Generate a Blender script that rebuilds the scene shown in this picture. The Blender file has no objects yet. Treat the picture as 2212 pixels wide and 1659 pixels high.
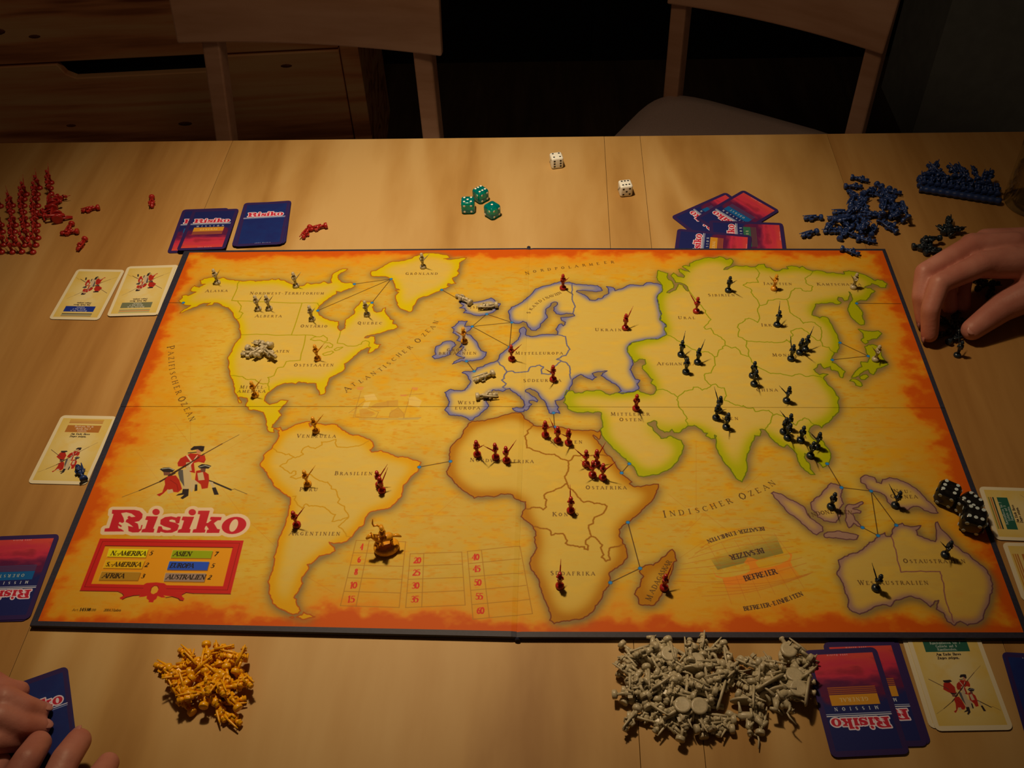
import bpy, bmesh, math, random
import numpy as np
from mathutils import Vector, Matrix, Euler

S = 1.1                      # metres per fitted unit
ZT = 0.74                    # table top above the floor
ZB = ZT + 0.0045 * S         # printed face of the game board
F = 2100.0                   # focal length for a picture 2212 px wide
PITCH, ROLLY, ROLLZ = 0.760172551, 0.0339256711, 0.0331827797
CAM = Vector((0.0279637762 * S, -0.553522882 * S, ZB + 0.610603632 * S))
def _rot():
    a, b, g = PITCH, ROLLY, ROLLZ
    ca, sa, cb, sb, cg, sg = math.cos(a), math.sin(a), math.cos(b), math.sin(b), math.cos(g), math.sin(g)
    Rx = np.array([[1,0,0],[0,ca,-sa],[0,sa,ca]]); Ry = np.array([[cb,0,sb],[0,1,0],[-sb,0,cb]]); Rz = np.array([[cg,-sg,0],[sg,cg,0],[0,0,1]])
    return Rz @ Ry @ Rx
RC = _rot()
scene = bpy.context.scene
COL = scene.collection
cam_data = bpy.data.cameras.new('camera'); cam = bpy.data.objects.new('camera', cam_data); COL.objects.link(cam)
cam.matrix_world = Matrix.Translation(CAM) @ Matrix(RC.tolist()).to_4x4()
cam_data.sensor_width = 36; cam_data.lens = F / 2212 * 36; cam_data.clip_start = 0.02
scene.camera = cam

# ---- light -----------------------------------------------------------------
world = bpy.data.worlds.new('world'); scene.world = world; world.use_nodes = True
world.node_tree.nodes['Background'].inputs[0].default_value = (1.0, 0.62, 0.36, 1)
world.node_tree.nodes['Background'].inputs[1].default_value = 0.02
LAMP = (1.0, 0.74, 0.44)
def spot(name, loc, target, power, size_deg, blend, radius):
    l = bpy.data.lights.new(name, 'SPOT'); l.energy = power; l.color = LAMP
    l.spot_size = math.radians(size_deg); l.spot_blend = blend; l.shadow_soft_size = radius
    o = bpy.data.objects.new(name, l); COL.objects.link(o); o.location = loc
    o.rotation_euler = (Vector(target) - Vector(loc)).to_track_quat('-Z', 'Y').to_euler()
    return o
spot('pendant_bulb', (-0.15, 0.20, ZT + 0.95), (-0.09, 0.13, ZT), 37, 74, 1.0, 0.035)
pl = bpy.data.lights.new('pendant_spill', 'POINT'); pl.energy = 4.2; pl.color = (1.0, 0.66, 0.38); pl.shadow_soft_size = 0.12
plo = bpy.data.objects.new('pendant_spill', pl); COL.objects.link(plo); plo.location = (-0.13, 0.20, ZT + 1.0)
vs = scene.view_settings
vs.view_transform = 'Standard'; vs.look = 'None'; vs.exposure = 0.0; vs.gamma = 1.0; vs.use_curve_mapping = False

# ---- picture pixel -> point on a real plane ---------------------------------
def rays(P):
    P = np.asarray(P, float).reshape(-1, 2)
    d = np.stack([(P[:,0] - 1106) / F, -(P[:,1] - 829.5) / F, -np.ones(len(P))], 1)
    return d @ RC.T
def at_np(P, z):
    d = rays(P); t = (z - CAM.z) / d[:,2]
    return np.array(CAM)[None] + t[:,None] * d
def at(px, py, h=0.0):
    """point at height h above the table top seen at pixel (px,py)"""
    return Vector(at_np([(px, py)], ZT + h)[0])
def aty(px, py, Y):
    d = rays([(px, py)])[0]; t = (Y - CAM.y) / d[1]
    return Vector(np.array(CAM) + t * d)

# ---- scene helpers -----------------------------------------------------------
rnd = random.Random(7)
def tag(o, label=None, cat=None, group=None, kind=None):
    if label: o['label'] = label
    if cat: o['category'] = cat
    if group: o['group'] = group
    if kind: o['kind'] = kind
    return o
def empty(name, loc=(0,0,0), rz=0.0, label=None, cat=None, group=None):
    o = bpy.data.objects.new(name, None); COL.objects.link(o); o.location = loc; o.rotation_euler = (0, 0, rz)
    o.empty_display_size = 0.01
    return tag(o, label, cat, group)
def link(name, me, parent=None):
    o = bpy.data.objects.new(name, me); COL.objects.link(o)
    if parent: o.parent = parent
    return o
class MB:
    def __init__(s): s.v = []; s.f = []; s.sm = []; s.mi = []; s.m = 0
    def add(s, vs, fs, smooth=True):
        n = len(s.v); s.v += [tuple(v) for v in vs]; s.f += [tuple(i + n for i in f) for f in fs]; s.sm += [smooth] * len(fs); s.mi += [s.m] * len(fs)
    def box(s, c, d, rot=None):
        x, y, z = d[0]/2, d[1]/2, d[2]/2; M = rot or Matrix.Identity(3)
        vs = [Vector(c) + M @ Vector(p) for p in [(-x,-y,-z),(x,-y,-z),(x,y,-z),(-x,y,-z),(-x,-y,z),(x,-y,z),(x,y,z),(-x,y,z)]]
        s.add(vs, [(0,3,2,1),(4,5,6,7),(0,1,5,4),(1,2,6,5),(2,3,7,6),(3,0,4,7)], False)
    def tube(s, pts, rs, n=8, caps=True):
        pts = [Vector(p) for p in pts]; vs = []; fs = []; k = len(pts)
        t0 = (pts[1] - pts[0]).normalized(); a = t0.orthogonal().normalized()
        for i, p in enumerate(pts):
            t = (pts[min(i+1, k-1)] - pts[max(i-1, 0)]).normalized()
            a = (a - t * a.dot(t)).normalized(); b = t.cross(a)
            for j in range(n):
                w = 2*math.pi*j/n; vs.append(p + (a*math.cos(w) + b*math.sin(w)) * rs[i])
        for i in range(k-1):
            for j in range(n): fs.append((i*n+j, i*n+(j+1)%n, (i+1)*n+(j+1)%n, (i+1)*n+j))
        if caps: fs += [tuple(range(n-1, -1, -1)), tuple(range((k-1)*n, k*n))]
        s.add(vs, fs)
    def lathe(s, prof, n=16, c=(0,0,0), M=None):
        M = M or Matrix.Identity(3); vs = []; fs = []; k = len(prof)
        for r, z in prof:
            for j in range(n):
                w = 2*math.pi*j/n; vs.append(Vector(c) + M @ Vector((r*math.cos(w), r*math.sin(w), z)))
        for i in range(k-1):
            for j in range(n): fs.append((i*n+j, i*n+(j+1)%n, (i+1)*n+(j+1)%n, (i+1)*n+j))
        if prof[0][0] > 1e-6: fs.append(tuple(range(n-1, -1, -1)))
        if prof[-1][0] > 1e-6: fs.append(tuple(range((k-1)*n, k*n)))
        s.add(vs, fs)
    def ell(s, c, r, n=8, k=5, M=None):
        prof = [(max(math.sin(math.pi*i/k), 1e-4), -math.cos(math.pi*i/k)) for i in range(k+1)]
        Mr = (M or Matrix.Identity(3)) @ Matrix.Diagonal(Vector(r)).to_3x3()
        s.lathe(prof, n, c, Mr)
    def prism(s, poly, z0, z1, smooth=False):
        n = len(poly); vs = [(p[0], p[1], z0) for p in poly] + [(p[0], p[1], z1) for p in poly]
        s.add(vs, [tuple(range(n-1, -1, -1)), tuple(range(n, 2*n))] + [(i, (i+1)%n, (i+1)%n+n, i+n) for i in range(n)], smooth)
    def mesh(s, name, mats):
        me = bpy.data.meshes.new(name); me.from_pydata(s.v, [], s.f); me.polygons.foreach_set('use_smooth', s.sm)
        me.polygons.foreach_set('material_index', s.mi)
        for m in (mats if isinstance(mats, (list, tuple)) else [mats]): me.materials.append(m)
        me.update(); return me
    def build(s, name, mats, parent=None): return link(name, s.mesh(name, mats), parent)
def bevel(o, w, seg=2):
    m = o.modifiers.new('bevel', 'BEVEL'); m.width = w; m.segments = seg; m.limit_method = 'ANGLE'; m.angle_limit = 0.6
    return o
def clone(o, parent=None):
    c = o.copy(); COL.objects.link(c); c.parent = parent
    for ch in list(o.children): clone(ch, c)
    return c

# ---- materials ----------------------------------------------------------------
def lin(c):
    c = np.asarray(c, float) / 255.0
    return np.where(c <= 0.04045, c / 12.92, ((c + 0.055) / 1.055) ** 2.4)
def srgb(x): return np.where(x <= 0.0031308, x * 12.92, 1.055 * np.maximum(x, 1e-9) ** (1/2.4) - 0.055)
LC = np.array(LAMP) * 1.06
def alb(c): return np.clip(lin(c) / LC, 0.0, 0.9)            # surface colour of something that looks c under the warm lamp
def newmat(name):
    m = bpy.data.materials.new(name); m.use_nodes = True; nt = m.node_tree
    return m, nt, nt.nodes['Principled BSDF']
def N(nt, typ, **kw):
    n = nt.nodes.new(typ)
    for k, v in kw.items():
        if k in n.inputs: n.inputs[k].default_value = v
        else: setattr(n, k, v)
    return n
def ramp(nt, stops):
    r = nt.nodes.new('ShaderNodeValToRGB'); e = r.color_ramp.elements
    while len(e) < len(stops): e.new(0.5)
    for el, (p, c) in zip(e, stops): el.position = p; el.color = (*c, 1)
    return r
def plastic(name, c, rough=0.38, scale=900, amt=0.12, **kw):
    m, nt, b = newmat(name); c = alb(c)
    t = N(nt, 'ShaderNodeTexCoord'); n = N(nt, 'ShaderNodeTexNoise', Scale=scale, Detail=2.0)
    nt.links.new(t.outputs['Object'], n.inputs['Vector'])
    r = ramp(nt, [(0.3, c*(1-amt)), (0.7, np.clip(c*(1+amt), 0, 1))]); nt.links.new(n.outputs[0], r.inputs[0])
    nt.links.new(r.outputs[0], b.inputs['Base Color']); b.inputs['Roughness'].default_value = rough
    for k, v in kw.items(): b.inputs[k.replace('_', ' ')].default_value = v
    return m
def wood(name, c1, c2, c3, stretch=(9, 0.8, 9), scale=3.0, rough=0.45, rings=0.0, seed=0.0, bump=0.02, spec=0.5):
    """grain runs along the axis with the small stretch value (object coordinates)"""
    m, nt, b = newmat(name); L = nt.links.new
    t = N(nt, 'ShaderNodeTexCoord'); mp = N(nt, 'ShaderNodeMapping'); mp.inputs['Scale'].default_value = stretch; mp.inputs['Location'].default_value = (seed, seed*1.7, seed)
    L(t.outputs['Object'], mp.inputs[0])
    n1 = N(nt, 'ShaderNodeTexNoise', Scale=scale, Detail=7.0, Distortion=0.6); L(mp.outputs[0], n1.inputs['Vector'])
    n2 = N(nt, 'ShaderNodeTexNoise', Scale=scale*6, Detail=5.0); L(mp.outputs[0], n2.inputs['Vector'])
    w = N(nt, 'ShaderNodeTexNoise', Scale=scale*0.5, Detail=1.5, Distortion=1.8); L(mp.outputs[0], w.inputs['Vector'])
    mm = N(nt, 'ShaderNodeMath', operation='MULTIPLY'); mm.inputs[1].default_value = 22.0; L(w.outputs[0], mm.inputs[0])
    sn = N(nt, 'ShaderNodeMath', operation='SINE'); L(mm.outputs[0], sn.inputs[0])
    ma = N(nt, 'ShaderNodeMath', operation='MULTIPLY_ADD'); ma.inputs[1].default_value = rings; L(sn.outputs[0], ma.inputs[0]); L(n1.outputs[0], ma.inputs[2])
    mb = N(nt, 'ShaderNodeMath', operation='MULTIPLY_ADD'); mb.inputs[1].default_value = 0.35; L(n2.outputs[0], mb.inputs[0]); L(ma.outputs[0], mb.inputs[2])
    r = ramp(nt, [(0.40, alb(c1)), (0.66, alb(c2)), (0.95, alb(c3))]); L(mb.outputs[0], r.inputs[0])
    L(r.outputs[0], b.inputs['Base Color']); b.inputs['Roughness'].default_value = rough; b.inputs['Specular IOR Level'].default_value = spec
    bp = N(nt, 'ShaderNodeBump'); bp.inputs['Strength'].default_value = bump; bp.inputs['Distance'].default_value = 0.002
    L(n2.outputs[0], bp.inputs['Height']); L(bp.outputs[0], b.inputs['Normal'])
    return m
# ---- a small painter for flat print (map, cards), all computed here -------------
rng = np.random.RandomState(11)
def vnoise(h, w, cell_y, cell_x, octaves=4, seed=0):
    rs = np.random.RandomState(seed); out = np.zeros((h, w), np.float32); amp = 1.0; tot = 0
    for o in range(octaves):
        gy, gx = int(h / cell_y) + 3, int(w / cell_x) + 3
        g = rs.rand(gy, gx).astype(np.float32)
        y = np.arange(h) / cell_y; x = np.arange(w) / cell_x
        yi = y.astype(int); xi = x.astype(int); fy = (y - yi); fx = (x - xi)
        fy = (fy*fy*(3-2*fy)).astype(np.float32)[:,None]; fx = (fx*fx*(3-2*fx)).astype(np.float32)[None]
        r0 = g[yi]; r1 = g[yi+1]; row = r0*(1-fy) + r1*fy
        out += amp * (row[:, xi]*(1-fx) + row[:, xi+1]*fx); tot += amp; amp *= 0.55
        cell_y = max(cell_y/2, 1.01); cell_x = max(cell_x/2, 1.01)
    return out / tot
def boxblur(a, r):
    r = max(int(r), 1)
    for ax in (0, 1):
        p = np.pad(a, [(r+1, r) if i == ax else (0, 0) for i in (0, 1)], mode='edge')
        c = np.cumsum(p, axis=ax, dtype=np.float64)
        n = a.shape[ax]
        a = (np.take(c, range(2*r+1, 2*r+1+n), ax) - np.take(c, range(0, n), ax)) / (2*r+1)
    return a.astype(np.float32)
def blur(a, r):
    for _ in range(3): a = boxblur(a, r/1.7)
    return a
class Canvas:
    def __init__(s, w, h, col): s.w, s.h = w, h; s.a = np.empty((h, w, 3), np.float32); s.a[:] = col
    def mix(s, mask, col, x0=0, y0=0):
        h, w = mask.shape; sub = s.a[y0:y0+h, x0:x0+w]
        sub += (np.asarray(col, np.float32) - sub) * mask[..., None]
    def mask(s, poly):
        """anti-aliased even-odd fill -> (mask, x0, y0)"""
        P = np.asarray(poly, float); x0 = int(max(0, math.floor(P[:,0].min())-1)); x1 = int(min(s.w, math.ceil(P[:,0].max())+2))
        y0 = int(max(0, math.floor(P[:,1].min())-1)); y1 = int(min(s.h, math.ceil(P[:,1].max())+2))
        if x1 <= x0 or y1 <= y0: return None
        m = np.zeros((y1-y0, x1-x0+1), np.float32); Q = np.roll(P, -1, 0); SS = 3
        for yy in range(y0, y1):
            for k in range(SS):
                y = yy + (k+.5)/SS
                c = (P[:,1] <= y) != (Q[:,1] <= y)
                if not c.any(): continue
                a, b = P[c], Q[c]; xs = np.sort(a[:,0] + (y-a[:,1])*(b[:,0]-a[:,0])/(b[:,1]-a[:,1])) - x0
                for u, v in zip(xs[::2], xs[1::2]):
                    u = min(max(u, 0), x1-x0); v = min(max(v, 0), x1-x0)
                    if v <= u: continue
                    iu, iv = int(u), int(v); row = m[yy-y0]
                    if iu == iv: row[iu] += (v-u)/SS
                    else: row[iu] += (iu+1-u)/SS; row[iu+1:iv] += 1/SS; row[iv] += (v-iv)/SS
        return np.clip(m[:, :-1], 0, 1), x0, y0
    def fill(s, poly, col, alpha=1.0):
        r = s.mask(poly)
        if r: s.mix(r[0]*alpha, col, r[1], r[2])
    def seg(s, p, q, w, col, alpha=1.0, w2=None, feather=1.0):
        w2 = w if w2 is None else w2; W = max(w, w2)/2 + 1.5*feather
        x0 = int(max(0, min(p[0], q[0])-W)); x1 = int(min(s.w, max(p[0], q[0])+W+1)); y0 = int(max(0, min(p[1], q[1])-W)); y1 = int(min(s.h, max(p[1], q[1])+W+1))
        if x1 <= x0 or y1 <= y0: return
        X = np.arange(x0, x1)[None] + .5 - p[0]; Y = np.arange(y0, y1)[:,None] + .5 - p[1]
        dx, dy = q[0]-p[0], q[1]-p[1]; L = dx*dx + dy*dy + 1e-9
        t = np.clip((X*dx + Y*dy)/L, 0, 1); d = np.hypot(X - t*dx, Y - t*dy)
        m = np.clip(((w + (w2-w)*t)/2 + .5*feather - d)/feather, 0, 1).astype(np.float32)
        s.mix(m*alpha, col, x0, y0)
    def line(s, pts, w, col, alpha=1.0, closed=False):
        pts = list(pts) + ([pts[0]] if closed else [])
        for p, q in zip(pts[:-1], pts[1:]): s.seg(p, q, w, col, alpha)
    def disc(s, p, rx, ry, col, alpha=1.0):
        s.fill([(p[0]+rx*math.cos(t), p[1]+ry*math.sin(t)) for t in np.linspace(0, 2*math.pi, 20)[:-1]], col, alpha)
    def image(s, name, tint=(1, 1, 1)):
        a = srgb(np.clip(lin(s.a) / LC * np.array(tint), 0, 0.9))
        im = bpy.data.images.new(name, s.w, s.h); px = np.ones((s.h, s.w, 4), np.float32); px[..., :3] = a[::-1]
        im.pixels.foreach_set(px.ravel()); im.update(); im.pack()
        return im
def printmat(name, im, rough=0.4, spec=0.4):
    m, nt, b = newmat(name)
    t = N(nt, 'ShaderNodeTexImage'); t.image = im; t.interpolation = 'Cubic'; uv = N(nt, 'ShaderNodeUVMap', uv_map='UVMap')
    n = N(nt, 'ShaderNodeTexNoise', Scale=350.0, Detail=3.0); tc = N(nt, 'ShaderNodeTexCoord'); nt.links.new(tc.outputs['Object'], n.inputs['Vector'])
    bp = N(nt, 'ShaderNodeBump'); bp.inputs['Strength'].default_value = 0.06; bp.inputs['Distance'].default_value = 0.0005
    nt.links.new(n.outputs[0], bp.inputs['Height']); nt.links.new(bp.outputs[0], b.inputs['Normal'])
    nt.links.new(uv.outputs[0], t.inputs[0]); nt.links.new(t.outputs[0], b.inputs['Base Color'])
    b.inputs['Roughness'].default_value = rough; b.inputs['Specular IOR Level'].default_value = spec
    return m

# ---- serif capitals and plain lower case as pen strokes (x,y up, T thick / n thin) ----
G = {
'A': (.8, 'n0,0 .38,1|T.38,1 .76,0|n.16,.34 .62,.34', 's0,0 .76,0'), 'B': (.66, 'T.12,0 .12,1|n.12,1 .38,1 .5,.9 .5,.64 .36,.53 .12,.53|n.36,.53 .58,.42 .6,.16 .42,0 .12,0|T.5,.88 .5,.66|T.59,.4 .59,.16', 's.12,0 .12,1'),
'C': (.76, 'n.68,.8 .5,.98 .3,.94|T.26,.9 .1,.66 .1,.34 .26,.1|n.26,.08 .5,.0 .7,.18', 's.68,.88'), 'D': (.78, 'T.12,0 .12,1|n.12,1 .42,1 .6,.86|T.6,.88 .7,.64 .7,.36 .6,.12|n.6,.14 .42,0 .12,0', 's.12,0 .12,1'),
'E': (.62, 'T.12,0 .12,1|n.12,1 .52,1 .52,.86|n.12,.52 .42,.52|n.12,0 .56,0 .58,.16', 's.12,0 .12,1'), 'F': (.58, 'T.12,0 .12,1|n.12,1 .52,1 .52,.86|n.12,.52 .42,.52', 's.12,0 .12,1'),
'G': (.8, 'n.68,.8 .5,.98 .3,.94|T.26,.9 .1,.66 .1,.34 .26,.1|n.26,.08 .5,0 .66,.08|T.66,.06 .66,.4', 's.66,.4'), 'H': (.82, 'T.12,0 .12,1|T.68,0 .68,1|n.12,.52 .68,.52', 's.12,0 .12,1 .68,0 .68,1'),
'I': (.36, 'T.18,0 .18,1', 's.18,0 .18,1'), 'J': (.4, 'T.2,1 .2,0|n.2,0 .08,-.12', 's.2,1'), 'K': (.76, 'T.12,0 .12,1|n.14,.46 .6,1|T.3,.6 .7,0', 's.12,0 .12,1 .6,1 .7,0'), 'L': (.6, 'T.12,0 .12,1|n.12,0 .54,0 .56,.18', 's.12,0 .12,1'),
'M': (.96, 'n.12,0 .16,1|T.16,1 .46,.08|n.46,.08 .78,1|T.78,1 .84,0', 's.12,0 .84,0'), 'N': (.84, 'n.12,0 .12,1|T.12,1 .7,0|n.7,0 .7,1', 's.12,0 .12,1 .7,1'),
'O': (.84, 'T.3,.96 .1,.66 .1,.34 .3,.04|n.3,.04 .5,.04|T.5,.04 .72,.34 .72,.66 .5,.96|n.5,.96 .3,.96', ''), 'P': (.6, 'T.12,0 .12,1|n.12,1 .4,1 .5,.92|T.52,.9 .52,.6|n.5,.56 .38,.46 .12,.46', 's.12,0 .12,1'),
'Q': (.84, 'T.3,.96 .1,.66 .1,.34 .3,.04|n.3,.04 .5,.04|T.5,.04 .72,.34 .72,.66 .5,.96|n.5,.96 .3,.96|T.44,.06 .8,-.22', ''), 'R': (.72, 'T.12,0 .12,1|n.12,1 .4,1 .5,.92|T.52,.9 .52,.62|n.5,.58 .38,.5 .12,.5|T.34,.5 .68,0', 's.12,0 .12,1 .68,0'),
'S': (.56, 'n.46,.84 .3,1 .14,.9|T.12,.88 .12,.7 .46,.36 .46,.14|n.44,.1 .26,0 .08,.16', ''), 'T': (.66, 'n.04,.86 .04,1 .6,1 .6,.86|T.32,0 .32,1', 's.32,0'), 'U': (.78, 'T.12,1 .12,.3 .22,.06|n.22,.06 .4,0 .58,.08 .66,.3 .66,1', 's.12,1 .66,1'),
'V': (.76, 'T.04,1 .38,0|n.38,0 .7,1', 's.04,1 .7,1'), 'Y': (.72, 'T.04,1 .35,.48|n.35,.48 .66,1|T.35,0 .35,.48', 's.04,1 .66,1 .35,0'), 'X': (.72, 'T.06,1 .64,0|n.06,0 .62,1', 's.06,1 .62,1'), 'W': (1.04, 'T.04,1 .3,0|n.3,0 .52,.9|T.5,1 .74,0|n.74,0 .98,1', 's.04,1 .98,1'), 'Z': (.66, 'n.08,.84 .08,1 .56,1|T.56,1 .06,0|n.06,0 .58,0 .58,.16', ''),
'-': (.4, 'n.06,.38 .34,.38', ''), '.': (.24, 'T.1,.02 .14,.08', ''), ' ': (.4, '', ''), "'": (.2, 'n.1,.8 .1,1', ''),
'0': (.62, 'T.2,.94 .08,.66 .08,.34 .2,.06|n.2,.04 .38,.04|T.38,.06 .5,.34 .5,.66 .38,.94|n.38,.96 .2,.96', ''), '1': (.44, 'T.24,0 .24,1|n.24,1 .08,.86', 's.24,0'), '2': (.6, 'n.08,.8 .26,1 .42,.94|T.46,.86 .44,.6 .08,.06|T.08,.06 .52,.06', ''),
'3': (.58, 'n.08,.88 .26,1 .4,.94|T.44,.86 .42,.64 .26,.54|T.26,.54 .48,.4 .46,.12|n.44,.08 .24,0 .06,.1', ''), '4': (.62, 'T.42,0 .42,1|n.42,1 .04,.3 .56,.3', 's.42,0'), '5': (.58, 'n.5,1 .16,1 .12,.58|n.12,.58 .3,.64|T.34,.62 .5,.42 .44,.1|n.42,.08 .22,0 .06,.1', ''),
'6': (.6, 'n.48,.98 .24,.84|T.2,.8 .08,.5 .1,.2 .24,.04|n.24,.02 .4,.06|T.42,.08 .5,.3 .42,.5|n.4,.54 .24,.56 .12,.42', ''), '7': (.56, 'T.06,.94 .5,.94|T.5,.94 .2,0', ''), '8': (.6, 'T.28,.54 .12,.66 .14,.9|n.16,.94 .3,1 .42,.92|T.44,.88 .44,.68 .28,.54|T.28,.54 .08,.36 .1,.1|n.14,.04 .3,0 .44,.06|T.48,.12 .48,.36 .28,.54', ''),
'a': (.52, 'n.1,.6 .26,.66 .38,.56|T.4,.54 .4,0|n.4,.36 .12,.28 .1,.06 .24,0 .4,.1', ''), 'b': (.52, 'T.1,0 .1,1|n.1,.5 .28,.64 .44,.46 .44,.18 .28,0 .1,.12', ''), 'd': (.52, 'T.42,0 .42,1|n.42,.5 .24,.64 .08,.46 .08,.18 .24,0 .42,.12', ''),
'e': (.5, 'n.08,.34 .44,.34 .4,.56 .26,.66 .1,.5|T.1,.5 .1,.16|n.1,.16 .26,0 .44,.1', ''), 'f': (.34, 'T.16,0 .16,.84|n.16,.84 .32,1|n.04,.62 .3,.62', ''), 'g': (.52, 'T.42,.62 .42,-.18|n.42,-.18 .12,-.22|n.42,.5 .24,.64 .08,.46 .08,.18 .24,0 .42,.12', ''),
'h': (.54, 'T.1,0 .1,1|n.1,.5 .28,.66|T.42,.54 .42,0', ''), 'i': (.24, 'T.12,0 .12,.62|T.12,.82 .12,.92', ''), 'k': (.5, 'T.1,0 .1,1|n.1,.3 .4,.62|T.2,.4 .44,0', ''), 'l': (.24, 'T.12,0 .12,1', ''), 'm': (.78, 'T.1,0 .1,.62|n.1,.5 .26,.64|T.36,.54 .36,0|n.36,.5 .52,.64|T.62,.54 .62,0', ''),
'n': (.54, 'T.1,0 .1,.62|n.1,.5 .28,.66|T.42,.54 .42,0', ''), 'o': (.54, 'T.22,.64 .08,.46 .08,.18 .22,0|n.22,0 .3,0|T.3,0 .46,.18 .46,.46 .3,.64|n.3,.64 .22,.64', ''), 'r': (.36, 'T.1,0 .1,.62|n.1,.46 .3,.64', ''), 's': (.44, 'n.38,.56 .22,.66 .1,.54|T.1,.5 .38,.22|n.38,.16 .2,0 .06,.1', ''), 't': (.34, 'T.16,.86 .16,.06|n.16,.06 .3,.02|n.04,.62 .3,.62', ''),
'u': (.54, 'T.1,.62 .1,.12|n.1,.12 .26,0 .42,.12|T.42,0 .42,.62', ''), 'z': (.46, 'n.06,.62 .4,.62|T.4,.62 .06,0|n.06,0 .42,0', ''), 'c': (.46, 'n.4,.54 .26,.66 .12,.5|T.1,.48 .1,.16|n.12,.12 .26,0 .42,.12', ''),
}
for u, b_ in (('Ä', 'A'), ('Ö', 'O'), ('Ü', 'U')):
    w_, st, sf = G[b_]; G[u] = (w_, st + '|T.26,1.16 .3,1.18|T.52,1.16 .56,1.18', sf)
GP = {}
for ch, (w_, st, sf) in G.items():
    L_ = []
    for part in filter(None, st.split('|')):
        pts = [tuple(float(v) for v in p.split(',')) for p in part[1:].split()]
        L_.append((part[0] == 'T', pts))
    for p in filter(None, sf[1:].split()):
        x, y = (float(v) for v in p.split(',')); L_.append((False, [(x-.11, y), (x+.11, y)]))
    GP[ch] = (w_*1.14, [(t_, [(x*1.14, y) for x, y in q_]) for t_, q_ in L_])
def glyph(cv, ch, o, ux, uy, col, alpha=1.0, bold=1.0, hpx=10.0):
    """draw ch with origin o, ux / uy = vectors of one unit right / up, in canvas px"""
    for thick, pts in GP.get(ch, (0, []))[1]:
        w = hpx * (0.15 if thick else 0.075) * bold; w = max(w, 0.75)
        P = [(o[0]+x*ux[0]+y*uy[0], o[1]+x*ux[1]+y*uy[1]) for x, y in pts]
        for p, q in zip(P[:-1], P[1:]): cv.seg(p, q, w, col, alpha)
def text(cv, s, p, q, h, col, alpha=1.0, bold=1.0, small=0.78, slant=0.0, mirror=1):
    """string s from baseline point p to q (canvas px, y down); first letter of a word taller if small<1"""
    p = np.asarray(p, float); q = np.asarray(q, float); d = q - p; L = np.hypot(*d); e = d / L; up = np.array([e[1], -e[0]]) * mirror
    ws = []; 
    for i, c in enumerate(s):
        big = small >= 1 or i == 0 or s[i-1] in ' -'
        k = h if big else h*small; ws.append(k)
    tot = sum(GP[c][0]*k for c, k in zip(s, ws)); gap = (L - tot) / max(len(s)-1, 1); x = 0.0
    if gap < -0.1*h: 
        f = (L + 0.1*h*(len(s)-1)) / tot; gap = -0.1*h
    else: f = 1.0
    for c, k in zip(s, ws):
        glyph(cv, c, p + e*x, e*k*f, up*k + e*slant*k, col, alpha, bold, k); x += GP[c][0]*k*f + gap
def pathtext(cv, s, centres, h, col, alpha=1.0, bold=1.0, bigs=(0,), small=0.8, turn=0):
    """letters centred on the given points, turned along the path"""
    C = np.asarray(centres, float); n = len(C)
    chars = [c for c in s if c != ' ']
    for i, c in enumerate(chars):
        a = C[max(i-1, 0)]; b = C[min(i+1, n-1)]; e = (b-a)/np.hypot(*(b-a)); up = np.array([e[1], -e[0]])
        k = h if i in bigs else h*small; o = C[i] - e*GP[c][0]*k/2 - up*k/2
        glyph(cv, c, o, e*k, up*k, col, alpha, bold, k)
# ---- the world map printed on the board (traced outlines, laid out on the board plane) ----
CR = {'A': (360,540,5.2667), 'B': (740,540,5.2667), 'C': (1080,540,5.2667), 'D': (1420,540,5.2667), 'E': (1600,540,5.2667), 'F': (440,820,5.2667), 'G': (860,820,5.2667),
      'H': (1200,820,5.2667), 'I': (1560,820,5.2667), 'J': (540,1080,5.2667), 'K': (700,1120,4.6083), 'L': (1100,1090,5.2667), 'M': (1440,1100,5.2667), 'N': (1640,980,3.867),
      'O': (140,1080,5.2667), 'P': (60,900,4.0963), 'X': (0,0,1.0)}
def T(s):
    """'A x,y x,y ... B x,y ...' -> list of picture points"""
    out = []; k = CR['X']
    for w in s.split():
        if w in CR: k = CR[w]
        else:
            x, y = w.split(','); out.append((k[0]+float(x)/k[2], k[1]+float(y)/k[2]))
    return out
MX0, MX1, MY0, MY1 = -0.386, 0.386, -0.240, 0.236
MRES = (MX1-MX0)/2800; MW = 2800; MH = int((MY1-MY0)/MRES)
def mp(P):
    w = at_np(P, ZB); return np.stack([(w[:,0]-MX0)/MRES, (MY1-w[:,1])/MRES], 1)
def wig(P, closed, amp=1.3, seed=0):
    rs = random.Random(seed); P = [tuple(p) for p in P]
    for it in range(2):
        Q = []; n = len(P); m = n if closed else n-1
        for i in range(m):
            a, b = P[i], P[(i+1) % n]; L = math.hypot(b[0]-a[0], b[1]-a[1]); Q.append(a)
            if L > 7:
                k = rs.uniform(-1, 1) * min(amp*1.8, L*0.13); nx, ny = -(b[1]-a[1])/L, (b[0]-a[0])/L
                Q.append(((a[0]+b[0])/2+nx*k, (a[1]+b[1])/2+ny*k))
        if not closed: Q.append(P[-1])
        P = Q
    return P
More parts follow.
